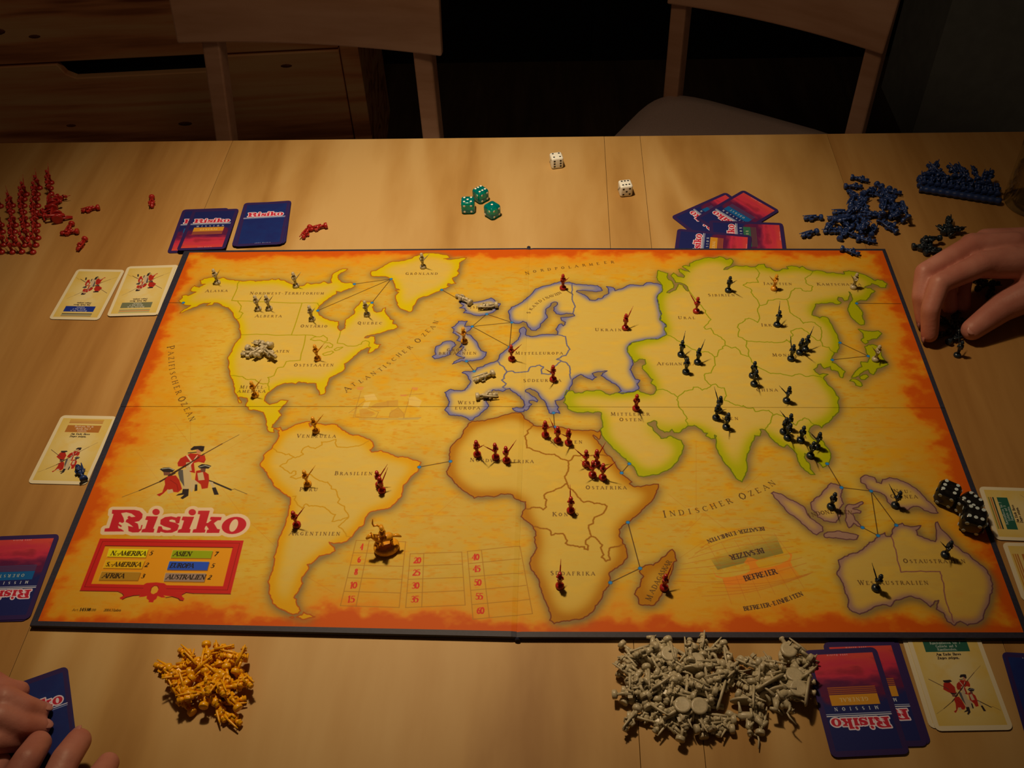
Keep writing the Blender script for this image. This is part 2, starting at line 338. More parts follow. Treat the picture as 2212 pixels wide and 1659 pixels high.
NA = ["A 135,578 178,545 172,522 215,510 245,520 280,505 335,478 300,475 268,460 290,425 318,405 370,425 440,388 388,388 378,345 410,340 430,322 500,312 545,300 580,330 640,310 690,335 740,340 825,350 880,355 955,345 1010,358 1100,345 1160,345 1200,328 1240,340 1275,325 1300,345 1345,348 1390,375 1420,385 1440,410 1480,420 1520,410 1560,405 1590,375 1640,390 1700,380 1750,378 1790,355 1830,380 1880,370 1870,330 1890,275 1930,248 1960,230 2000,215 2060,215 2020,245 1980,262 1950,290 1960,340 1990,365 2040,375 2090,370 2135,385 2140,415 2100,435 2050,450 2010,465 1985,480 1960,475 1930,470 1935,500 1900,515 1850,545 1790,590 1760,620 1730,650 1715,690 1735,740 1780,770 1830,785 1880,805 1955,815 1960,850 1945,880 1980,920 2000,905 2030,890 2030,830 2040,790 2100,750 2140,715 2130,680 2160,640 2195,610 B 210,578 240,590 320,590 345,600 360,630 340,650 355,690 385,710 440,700 460,665 490,655 480,690 510,740 545,790 580,800 570,840 615,850 630,875 600,895 540,910 460,935 380,955 310,970 260,985 250,1000 290,1000 330,980 360,985 370,1030 360,1060 390,1075 435,1075 410,1110 370,1130 320,1170 290,1175 320,1110 280,1110 210,1140 160,1190 100,1240 20,1295 A 2030,1340 2010,1375 1960,1400 1900,1430 1850,1460 1830,1520 1805,1570 1810,1610 1790,1640 1735,1648 1735,1610 1705,1560 1700,1520 1640,1515 1600,1520 1560,1505 1500,1500 1470,1525 1400,1515 1350,1515 1290,1535 1240,1560 1200,1590 1160,1620 F 730,150 700,190 690,240 720,265 750,285 780,275 830,265 870,235 960,240 920,285 885,325 850,355 870,385 885,405 850,440 820,480 785,510 775,545 805,552 800,600 770,600 740,590 720,560 710,510 715,470 700,430 690,400 680,375 640,360 580,345 510,340 510,320 475,295 500,250 490,210 440,200 400,200 430,265 400,265 390,220 370,170 350,140 350,90 345,50 A 751,1474 725,1430 720,1380 700,1340 710,1290 695,1220 730,1170 750,1120 780,1060 840,1000 845,960 820,900 830,860 800,800 760,750 740,700 700,655 640,640 600,610 540,600 520,625 450,630 500,600 430,605 370,625 320,650 270,670 200,700 150,720 190,680 240,655 275,630 200,625 180,610 150,590",
 "B 315,270 325,295 380,300 440,300 500,305 545,325 575,350 595,400 610,440 650,455 600,455 640,480 600,520 610,570 620,620 650,660 710,685 750,705 785,700 800,660 830,610 870,550 920,530 980,520 1040,490 1100,470 1150,440 1180,435 1220,410 1190,405 1200,380 1240,390 1290,380 1260,350 1250,320 1300,300 1330,270 1305,240 1330,205 1330,150 1370,120 1410,88 1340,90 1290,100 1210,110 1150,100 1220,90 1180,55 1130,50 1070,40 1010,35 940,35 900,50 850,65 810,75 790,95 730,110 660,125 580,130 520,150 470,180 420,210 380,235 330,240"]
SA = ["F 805,555 870,540 895,585 940,570 990,545 1050,510 1110,495 1160,480 1230,480 1195,500 1215,540 1240,510 1290,500 1350,510 1400,515 1460,505 1520,515 1560,555 1600,580 1640,605 1700,635 1760,630 1830,660 1890,680 1920,710 1935,760 1890,800 1910,825 1960,820 2010,805 2080,830 2150,855 2212,885 G 50,875 110,885 170,915 260,940 240,990 220,1050 160,1090 120,1140 60,1200 50,1280 40,1330 0,1360 J 1650,40 1600,85 1530,105 1450,115 1390,130 1340,165 1310,220 1290,290 1240,310 1190,370 1160,420 1120,450 1090,475 1030,490 960,495 900,480 920,510 960,540 970,575 920,610 850,625 790,635 750,680 700,725 650,735 670,770 640,820 590,880 585,920 600,950 560,1010 520,1075 500,1110 530,1130 530,1180 560,1220 575,1260 545,1295 480,1300 430,1280 370,1250 310,1220 260,1180 240,1120 215,1060 220,1000 205,930 240,850 260,790 280,690 270,650 310,540 320,490 350,400 370,350 400,290 420,200 440,110 460,30 F 985,1340 940,1310 880,1275 840,1240 790,1200 760,1130 720,1060 690,1020 650,990 645,950 680,910 680,860 710,830 780,775 830,700 860,640 845,600 860,580",
 "J 530,1330 590,1310 610,1275 650,1300 740,1330 660,1345 610,1360", "J 450,1335 480,1325 500,1335 480,1345"]
AF = ["G 805,495 840,475 900,470 980,470 1040,450 1120,435 1200,405 1280,385 1350,378 1400,380 1430,410 1450,450 1490,470 1540,520 1600,530 1700,540 1860,540 1950,565 2050,575 2150,580 H 390,575 440,580 480,598 505,575 520,610 510,650 495,680 460,650 430,630 425,640 480,700 520,750 550,800 580,850 640,890 670,940 700,1000 740,1060 800,1110 870,1165 840,1185 900,1220 970,1220 1030,1200 1100,1195 1170,1190 1170,1230 1140,1300 1090,1390 1010,1460 920,1550 850,1610 L 1347,205 1290,240 1250,280 1260,320 1250,350 1280,390 1290,440 1320,460 1335,510 1345,600 1300,660 1230,720 1180,745 1135,780 1150,840 1145,890 1130,930 1070,990 1060,1050 1030,1100 980,1150 960,1210 900,1260 820,1300 720,1310 640,1325 580,1335 510,1355 460,1315 475,1280 450,1210 430,1140 390,1050 370,980 345,930 345,880 320,830 290,790 250,740 230,670 245,610 290,550 315,490 290,430 285,370 305,350 290,290 270,250 230,210 170,170 135,130 150,80 180,50 185,0 G 1450,1390 1400,1380 1330,1355 1300,1310 1250,1300 1170,1300 1090,1335 1000,1325 910,1330 865,1350 800,1300 730,1255 680,1210 620,1140 560,1080 550,1045 590,980 595,930 580,860 590,790 640,720 700,670 740,590 790,530",
 "L 1855,510 1885,560 1905,640 1870,655 1850,760 1800,870 1740,1010 1700,1090 1655,1140 1570,1145 1475,1130 1460,1050 1425,1020 1440,980 1490,930 1500,850 1530,815 1480,760 1500,715 1550,690 1640,690 1700,650 1740,600 1790,570 1810,540"]
EU = ["C 95,700 130,650 200,625 250,595 300,550 360,500 410,440 460,425 500,410 560,400 620,375 690,360 740,375 790,365 830,378 870,392 960,395 1050,400 1110,405 1150,430 1165,460 1100,475 1000,465 880,460 870,475 940,505 1000,540 1020,570 1080,575 1120,550 1160,550 1190,515 1240,490 1235,450 1210,415 1260,420 1305,440 1310,465 1360,445 1410,430 1450,405 1500,395 1560,400 1630,405 1670,370 1720,370 1770,380 1845,400 1850,460 1800,510 1790,550 1800,600 1815,680 1835,740 1820,800 1870,830 1895,860 1870,890 1895,965 1800,1015 1700,1015 1600,1035 1500,1055 1455,1100 1450,1160 1500,1220 1515,1290 1480,1360 1510,1410 1540,1470 1590,1480 1560,1520 1580,1580 1520,1610 1440,1620 1400,1635 1350,1620 1380,1600 1330,1540 1270,1510 1210,1470 1150,1430 1170,1400 1220,1375 1120,1385 1050,1405 1070,1440 1100,1445 1050,1480 1000,1460 960,1440 920,1415 870,1440 830,1470 820,1530 790,1590 750,1640 G 1890,200 1850,230 1785,240 1800,280 1825,310 1815,345 1840,385 1800,375 1760,390 1720,380 1700,320 1685,270 1650,230 1620,205 1600,160 1550,120 1500,100 1450,115 1450,135 1490,155 1530,190 1590,235 1580,255 1530,235 1490,240 1490,265 1520,280 1490,320 1460,350 1440,340 1430,360 1370,368 1320,350 1300,325 1350,315 1420,320 1440,290 1430,240 1390,190 1330,150 1280,120 1270,100 1230,110 1190,135 1140,120 1080,115 1050,140 1010,190 1000,250 1030,300 1010,330 960,370 930,400 880,425 850,460 820,465 790,440 740,420 680,410 620,405 580,400 560,370 530,345 570,300 585,250 560,200 530,145 600,110 640,125 700,125 760,120 B 1420,1560 1460,1500 1430,1440 1400,1410 1360,1395 1400,1380 1450,1385 1500,1380 1530,1340 1590,1330 1640,1300 1700,1280 1770,1250 1790,1190 1840,1150 1890,1110 1950,1060 2000,1020 C 235,950 220,910 245,885 275,875 300,910 290,960 345,985 400,980 460,965 560,960 650,965 660,930 635,900 670,850 700,840 720,865 740,850 745,820 700,800 690,770 760,765 850,750 830,725 760,720 700,735 640,725 610,690 615,650 655,620 655,600 620,590 580,610 570,640 520,680 530,740 540,770 500,810 460,840 450,885 410,915 350,905 320,870 300,820 260,810 215,835 170,835 130,820 110,770",
 "B 1330,600 1370,580 1400,560 1440,570 1480,600 1540,590 1610,575 1650,560 1690,545 1730,575 1760,605 1795,610 1770,650 1740,690 1680,720 1620,740 1560,750 1490,740 1430,720 1375,715 1410,690 1390,665 1330,660 1380,630",
 "B 1240,880 1290,850 1320,810 1390,815 1420,810 1395,850 1390,870 1440,865 1480,875 1450,910 1400,940 1420,965 1460,970 1490,1010 1530,1050 1560,1120 1590,1150 1635,1160 1630,1200 1590,1240 1510,1255 1450,1260 1410,1270 1360,1260 1300,1280 1250,1298 1270,1270 1330,1240 1380,1235 1390,1220 1330,1210 1290,1190 1340,1150 1380,1100 1330,1110 1350,1080 1370,1040 1330,1040 1300,1030 1330,990 1290,960 1255,940 1270,900",
 "B 1020,1215 1060,1190 1050,1150 1060,1100 1120,1075 1140,1050 1210,1035 1270,1050 1290,1080 1250,1110 1230,1150 1220,1190 1170,1210 1110,1225 1050,1240"]
AS = ["D 54,400 0,340 -6,310 9,230 40,245 120,265 110,310 130,340 160,350 190,400 185,430 105,485 140,490 200,460 230,420 240,390 290,400 310,440 350,470 345,430 310,390 270,375 205,370 190,340 155,290 185,260 230,300 300,315 310,295 250,250 240,220 270,215 310,235 370,250 330,220 285,190 320,175 370,185 370,150 430,125 500,105 580,85 650,95 700,75 750,85 780,110 830,95 865,125 850,155 820,185 770,205 755,225 800,220 850,195 890,180 940,185 1000,180 1060,195 1110,192 1150,165 1220,160 1235,200 1290,205 1340,240 1390,240 1420,215 1490,215 1470,190 1530,180 1590,190 1620,205 1650,185 1690,215 1760,240 E 870,232 930,240 980,262 1060,258 1130,270 1180,275 1170,245 1230,235 1300,250 1400,280 1480,320 1530,350 1560,335 1620,350 1665,385 1650,430 1590,425 1540,395 1490,380 1480,400 1430,410 1410,430 1480,435 1530,470 1490,490 1460,540 1430,575 1380,570 1320,585 1310,610 1350,660 1390,710 1380,750 1405,800 1405,850 1370,855 1300,800 1250,750 1220,690 1230,640 1250,590 1275,560 1260,520 1245,480 1230,475 1240,520 1220,570 1180,580 1150,540 1110,535 1100,560 1145,600 1100,620 1050,600 990,605 920,605 850,615 830,680 810,740 860,755 900,775 930,755 990,770 1010,810 1050,880 1090,950 1115,1020 1120,1100 1100,1165 1060,1165 1050,1200 1040,1245 1040,1280 1090,1300 1140,1340 1190,1385 1160,1455 1130,1445 1105,1380 1040,1370 1020,1325 950,1350 930,1330 910,1295 880,1300 870,1335 830,1360 850,1385 900,1420 940,1405 995,1415 950,1440 940,1460 980,1520 1040,1570 1080,1630 I 1300,180 1330,210 1315,270 1330,330 1310,380 1260,420 1240,460 1220,480 1180,500 1150,520 1130,550 1100,520 1050,515 1010,540 980,590 1010,650 1040,680 1110,690 1150,700 1170,750 1200,780 1235,840 1235,890 1210,950 1180,985 1145,1000 1120,960 1090,940 1060,890 1000,870 940,840 935,880 960,930 990,950 1000,1010 1040,1060 1055,1080 1010,1080 940,1030 900,990 860,910 850,850 800,790 770,770 740,740 710,768 650,750 600,710 560,670 530,630 480,570 430,565 445,600 430,640 370,635 350,700 320,760 300,830 275,900 285,980 270,1060 250,1110 225,1165 180,1140 120,1060 60,980 0,900 H 1870,860 1835,790 1830,720 1830,640 1810,630 1810,670 1770,675 1730,650 1710,640 1730,610 1690,605 1660,570 1620,545 1580,520 1500,530 1440,570 1400,605 1350,605 1325,565 1300,595 1240,600 1190,570 1150,520 1150,475 1120,465 1080,485 1045,495 1060,520 1100,540 1115,580 1170,630 1200,670 1260,665 1310,640 1340,660 1390,680 1430,690 1460,750 1440,830 1400,900 1340,980 1270,1035 1180,1075 1090,1085 1000,1105 940,1095 920,1040 890,990 850,950 800,900 740,860 680,800 630,750 580,700 540,650 510,570 540,540 520,440 520,375 480,365 430,380 370,365 300,375 250,375 180,355 140,330 130,290 90,260 110,230 100,180 130,120 200,130 220,155 310,150 360,125 440,130 500,120 570,160 620,175 700,150 800,155 880,145 940,120 980,145 1050,165 1080,175 1130,155 1150,120 1130,70 1085,40 1110,0 C 1740,1475 1700,1440 1620,1350 1620,1320 1660,1290 1650,1245 1590,1240 1530,1280 1500,1220 1450,1160 1455,1100 1500,1055 1600,1035 1700,1015 1800,1015 1895,965 1870,890 1895,860 1870,830 1820,800 1835,740 1815,680 1800,600 1790,550 1800,510 1850,460 1845,400",
 "E 1335,900 1390,910 1450,925 1530,925 1570,920 1605,950 1580,975 1550,1010 1490,1015 1440,1030 1450,1055 1420,1070 1390,1050 1370,1030 1400,1000 1395,960",
 "E 1410,1100 1450,1080 1500,1075 1560,1100 1600,1140 1600,1190 1630,1240 1680,1300 1640,1320 1600,1340 1560,1345 1530,1390 1510,1420 1470,1400 1450,1360 1390,1390 1350,1430 1310,1450 1260,1450 1290,1400 1330,1360 1380,1330 1370,1270 1440,1280 1470,1230 1430,1170",
 "E 1355,1450 1390,1420 1430,1415 1455,1440 1410,1475 1375,1475", "E 1240,1490 1270,1465 1320,1475 1360,1500 1385,1540 1360,1555 1310,1540 1290,1500"]
AU = ["N 100,330 120,318 180,335 250,380 310,405 380,450 400,500 440,545 490,580 530,610 530,650 480,678 450,665 380,600 300,530 250,500 190,430 130,370", "N 540,680 570,655 650,645 740,660 830,685 815,715 700,712 620,705 550,700",
 "N 430,410 470,370 520,340 560,290 600,245 640,255 670,265 700,285 690,310 680,360 705,420 670,460 680,520 640,575 590,570 540,560 490,530 470,490 440,465", "N 720,450 740,425 800,425 860,400 870,410 830,445 780,460 850,480 840,498 780,500 800,550 840,590 865,620 820,605 790,580 770,610 750,620 735,590 720,560 725,500",
 "N 845,210 880,180 930,190 965,200 980,240 1020,250 1030,215 1090,200 1150,210 1220,240 1300,285 1350,330 1400,390 1450,430 1495,495 1440,495 1380,475 1340,445 1290,440 1250,468 1180,455 1100,430 1070,400 1060,360 1020,330 950,315 900,290 890,260 850,240",
 "N 660,890 700,870 770,835 830,820 880,780 920,740 960,730 995,690 1050,660 1060,690 1100,690 1110,650 1145,600 1195,580 1210,600 1280,610 1350,600 1310,640 1320,680 1400,710 1470,735 1480,640 1475,575 1490,570 1530,640 1600,710 1640,770 1700,820 1760,850 1800,890 1850,930 1900,970 1930,1020 1950,1090 1945,1160 1920,1250 1880,1330 1870,1380 1800,1420 1740,1435 1680,1400 1630,1435 1570,1400 1540,1330 1480,1300 1500,1225 1470,1230 1430,1280 1400,1250 1340,1210 1270,1190 1200,1210 1130,1230 1100,1275 1030,1260 960,1280 900,1320 840,1340 780,1320 740,1280 740,1200 710,1130 690,1070 650,1010 670,960"]
BR = {'NA': "A 825,350 805,390 805,430 740,575 810,580 850,640 825,705 870,720 840,765 800,790|A 740,575 1000,590 1540,603 1720,605 1735,640|A 1540,603 1420,965|A 845,965 1080,962 1300,970 1660,970 1700,985|A 1635,1020 1680,990 1760,985 1780,970 1825,1000 1830,1030 1790,1045 1760,1030 1700,1030 1635,1020|A 1790,1060 1850,1055 1890,1080 1880,1110 1850,1110 1830,1090 1800,1120|A 1775,1185 1820,1165 1880,1150 1900,1165 1860,1190 1800,1200 1775,1185|A 1905,1135 1950,1110 2005,1105 1960,1135 1920,1145 1905,1135|A 1980,920 1940,1060 2000,1065 2050,1090 2120,1095 B 160,1090 215,1070 230,1040 260,1030 300,1045 300,1090 320,1110|A 1580,970 1520,1255 1360,1270 1330,1330 1265,1340 1220,1430 1150,1450 1165,1500 1150,1540 1170,1600|A 725,1432 860,1440 900,1470 1010,1475 1050,1510 1095,1525 1145,1522",
 'SA': "F 780,775 830,820 880,830 930,855 970,845 1040,890 1090,875 1135,850 1110,830 1130,785 1190,755 1270,785 1345,745 1340,710 1400,710 1505,680 1495,720 1520,765 1670,765 1790,745 1890,680|F 1020,885 960,915 940,950 900,960 865,985 980,1065 1000,1065 1020,1040 1050,1045 1050,1075 985,1110 1050,1130 1140,1090 1220,1080 1300,1140 1390,1170 1410,1165 1450,1210 1450,1240 1500,1250 1550,1360 1525,1400 1600,1440 1610,1490 1650,1560 1560,1600 1460,1615 1500,1535 1440,1510 1350,1445 1260,1435 1200,1440 1160,1415 1120,1470 1090,1440 1030,1365 1050,1325 1010,1330|J 1123,191 1080,235 1005,300 1060,340 1090,385 1100,415 1150,425",
 'AF': "G 1540,522 1470,580 1480,610 1440,640 1460,690 1465,775 1560,810 1650,840 1780,850 1850,900 1935,925 1980,900 2000,865 2090,860 H 400,865 450,858 560,862 590,870|G 1935,925 1940,1000 1935,1040 1895,1100 1925,1180 1900,1190 1830,1235 1700,1285 1660,1320 1665,1350 1690,1370 1685,1450 1650,1480 1610,1455 1520,1455 1500,1470 1450,1468|H 130,1180 150,1230 200,1260 240,1310 320,1395 360,1385 440,1410 560,1420 585,1440 L 1075,95 970,145 955,215 905,235 935,362 870,410 870,450 900,470 895,515 855,505 855,480 800,485 700,465 640,440 660,410 610,330 525,328 480,348 460,290 320,255 270,250|L 935,362 980,375 1060,460 1040,490 1075,570 1050,600 1100,645 1145,630 1130,580 1140,500 1200,480 1290,455",
 'EU': "C 820,385 815,480 830,590 855,650 830,720|C 660,965 745,985 765,1090 795,1130 750,1200 700,1210 645,1245 700,1265 740,1275 790,1320 800,1400 810,1470|C 690,1270 600,1340 575,1412 475,1408 470,1365 495,1330 450,1310 350,1330 320,1380 170,1395 150,1380 75,1390 50,1420 50,1460 20,1480 70,1520 30,1560 60,1575|C -26,1265 0,1305 30,1320 75,1390",
 'AS': "D 345,450 380,490 470,610 550,690 545,715 610,790 530,880 545,900 610,890 640,950 720,990 765,1030 775,1085 740,1105 745,1120 700,1140 680,1210 650,1215 660,1310 610,1400 540,1410 545,1480 605,1535|D 110,965 170,990 250,1040 340,1090 400,1130 500,1160 580,1160 650,1215|H 1150,120 1215,110 1270,125 1320,160 1350,165 1390,200 1380,230 1400,300 1430,340 1470,400 1500,445 1480,465 1505,500 1510,525|H 1390,200 1440,160 1470,130 1560,115 1570,85 1620,85 1670,120 1720,105 1770,65 1820,50 1850,85 1920,95 1945,185 1920,235 1970,245 2050,290 2130,305 I 240,295 290,325 350,320 380,365 450,350 530,350 580,405 560,440 550,490 520,520 510,540 490,570|D 1110,192 1165,265 1145,310 1130,320 1150,370 1070,370 1020,370 975,400 1050,435 1075,460 1065,480 1140,570 1165,630 1240,615 1260,570 1320,570 1350,558 1470,560 1505,530 1520,475 1565,435 1630,435 1650,460 1690,470 1750,465 1770,415 1695,380 1680,320 1750,275 1770,240|D 1470,560 1500,650 1510,710 1560,750 1620,780 1660,835 1720,820 1790,825 1860,880 1870,950 1860,1010 1870,1050 1880,1095 1950,1105 1970,1140 2010,1165|D 1165,630 1140,670 1165,780 1140,825 1080,790 1040,775 1000,785 970,825 920,850 910,880 935,910 920,985 970,1000 1010,1030 1130,1045 1250,1045 1350,1055 1440,1045 1470,1020 1510,1055 1520,990 1545,970 1520,920 1570,900 1640,890 1680,920 1730,955 1770,990 1820,1030 1860,1025|D 775,1085 840,1115 890,1105 940,1150 950,1185 1040,1210 1040,1140 1010,1080 1015,1030|D 1040,1210 1090,1290 1180,1350 1290,1405 1400,1405 1530,1435 1610,1410 1690,1440 1750,1430 1850,1440 1870,1450|I 580,405 625,390 700,420 760,450 840,520 860,480 910,460 940,435 980,450 1010,490 1050,515",
 'AU': "N 1100,690 1140,800 1165,920 1185,990 1350,980 1510,985 1525,1050 1550,1180 1590,1320 1625,1410"}
STY = {  # glow, coast line, border line, glow radius, shadow colour
 'NA': ((208,168,0), (170,82,4), (160,136,0), 26), 'SA': ((214,144,0), (176,76,10), (192,130,8), 26), 'AF': ((176,106,6), (118,50,18), (150,86,8), 28),
 'EU': ((122,110,138), (58,50,104), (96,88,118), 15), 'AS': ((168,154,2), (100,104,6), (138,134,6), 28), 'AU': ((158,112,92), (98,56,58), (142,82,72), 15)}
SHD = (136,104,62)
def soldiers(cv, f, al=1.0):
    """three soldiers in red coats; f maps P-crop points to the canvas"""
    k = abs(f([(1000,0)])[0][0]-f([(0,0)])[0][0])/1000
    def pg(s, col): cv.fill(f([tuple(float(v) for v in p.split(',')) for p in s.split()]), col, al)
    def ln(s, w, col):
        P = f([tuple(float(v) for v in p.split(',')) for p in s.split()])
        for p, q in zip(P[:-1], P[1:]): cv.seg(p, q, max(w*k, .8), col, al)
    BK, RD, CRM, GR, SK = (46,34,30), (176,38,22), (196,160,110), (150,126,96), (196,120,80)
    ln("1300,500 1170,575", 16, (70,40,25)); ln("1170,575 985,655", 9, (70,45,25)); ln("985,655 835,712", 4, (110,80,45))
    ln("1540,545 1640,580 1800,648", 14, (50,38,32)); ln("1800,648 1830,640 1940,685", 5, (110,80,40))
    pg("1240,525 1310,520 1340,560 1365,640 1330,670 1270,665 1240,640 1200,680 1165,705 1140,690 1190,670 1215,600 1210,560", RD); pg("1230,650 1280,640 1290,670 1240,683", CRM)
    pg("1200,490 1260,490 1265,520 1205,520", (120,70,50)); pg("1168,465 1200,452 1250,448 1300,470 1280,492 1200,490", BK); ln("1190,462 1250,455 1290,470", 7, (180,170,150)); ln("1260,560 1320,600 1330,650", 8, (150,30,20))
    pg("1350,470 1440,460 1450,560 1425,640 1370,645 1360,560", CRM); pg("1335,470 1372,470 1385,620 1345,560 1330,500", (90,78,70)); pg("1372,640 1425,640 1420,700 1370,730 1350,720 1385,690 1310,700 1330,685 1365,675", BK)
    pg("1390,350 1440,325 1500,330 1560,345 1575,380 1560,410 1510,400 1470,410 1480,500 1440,490 1385,440 1330,440 1325,410 1350,370", RD); pg("1400,405 1440,400 1452,480 1400,480", CRM); ln("1410,345 1450,400", 14, (214,180,140)); ln("1500,345 1430,440", 10, (214,180,140))
    pg("1490,285 1540,290 1530,330 1495,330", SK); pg("1438,288 1470,262 1530,258 1564,262 1556,302 1540,312 1505,288 1450,298", BK); ln("1420,322 1490,315", 9, BK)
    pg("1450,560 1540,555 1490,610 1450,672 1428,640", CRM); pg("1600,570 1640,580 1662,640 1640,640", CRM); pg("1630,630 1662,625 1690,690 1650,692", BK); pg("1480,600 1500,600 1500,655 1475,660", BK)
    pg("1490,480 1540,470 1600,510 1605,560 1592,632 1540,640 1530,600 1480,560", RD); pg("1500,500 1550,490 1565,560 1510,565", CRM); pg("1530,455 1575,458 1570,490 1530,488", (110,64,48)); pg("1505,440 1540,420 1590,425 1624,436 1600,460 1520,457", BK); ln("1520,445 1570,432 1612,443", 7, (180,170,150))
    ln("1250,520 1320,480 1420,420", 18, (66,40,26)); ln("1420,420 1560,330", 13, (80,46,28)); ln("1560,330 1720,240", 9, (92,58,36)); ln("1720,240 1870,160", 4, (96,66,40)); pg("1520,350 1565,340 1575,385 1520,400", (186,44,26))
LOGO = {'R': "540,112 790,112 850,125 885,160 880,205 845,240 790,252 830,270 838,300 842,330 860,330 870,285 885,285 870,340 840,368 770,370 725,355 720,300 700,270 683,262 665,320 680,330 670,358 450,360 455,325 505,320 555,160 535,155",
 'i': "930,185 1060,187 1005,325 1020,330 1010,370 870,368 880,335 915,325 945,230 915,225", 's': "1320,190 1300,265 1265,268 1255,232 1220,222 1190,228 1190,245 1270,262 1300,290 1280,345 1220,372 1140,374 1090,360 1080,374 1045,372 1065,300 1100,300 1115,335 1165,345 1205,338 1205,322 1130,300 1085,275 1090,225 1140,195 1210,187 1270,200 1285,188",
 'k': "1520,122 1650,122 1610,262 1628,262 1670,228 1650,222 1660,192 1785,195 1775,230 1740,232 1695,264 1735,330 1765,335 1755,375 1610,375 1620,340 1640,335 1612,292 1597,305 1588,335 1602,340 1592,372 1450,372 1462,335 1495,330 1540,165 1512,160"}
def logo_polys():
    P = {k: [tuple(float(v) for v in p.split(',')) for p in s.split()] for k, s in LOGO.items()}
    el = lambda cx, cy, rx, ry, sh=0: [(cx+rx*math.cos(t)-sh*ry*math.sin(t), cy+ry*math.sin(t)) for t in np.linspace(0, 2*math.pi, 26)[:-1]]
    red = [P['R'], P['i'], el(1038,137,42,36), P['s'], [(x+412, y+4) for x, y in P['i']], el(1450,140,42,36), P['k'], el(1925,290,138,98,.25)]
    cream = [el(1922,290,46,72,.3), [(640,150),(700,140),(760,155),(805,190),(760,196),(730,180),(712,196),(722,212),(700,225),(690,250),(720,262),(760,290),(780,308),(740,300),(700,292),(700,330),(690,345),(672,352),(640,330),(610,322),(605,290),(640,310),(650,295),(612,268),(622,250),(655,262),(676,248),(668,205)], [(700,160),(720,150),(790,185),(740,180)]]
    return red, cream
def draw_logo(cv, f, outline, redc=(190,30,40), crm=(222,178,138)):
    """f maps O-crop points; outline = border width in canvas px"""
    red, cream = logo_polys(); red = [f(p) for p in red]; cream = [f(p) for p in cream]
    A = np.concatenate([np.asarray(p) for p in red])
    for p in red:
        cv.fill(p, crm); 
        for a, b in zip(p, list(p[1:])+[p[0]]): cv.seg(a, b, outline*2, crm)
    base = A[:,1].max(); 
    for p in red: cv.fill(p, redc)
    for p in cream: cv.fill(p, crm)
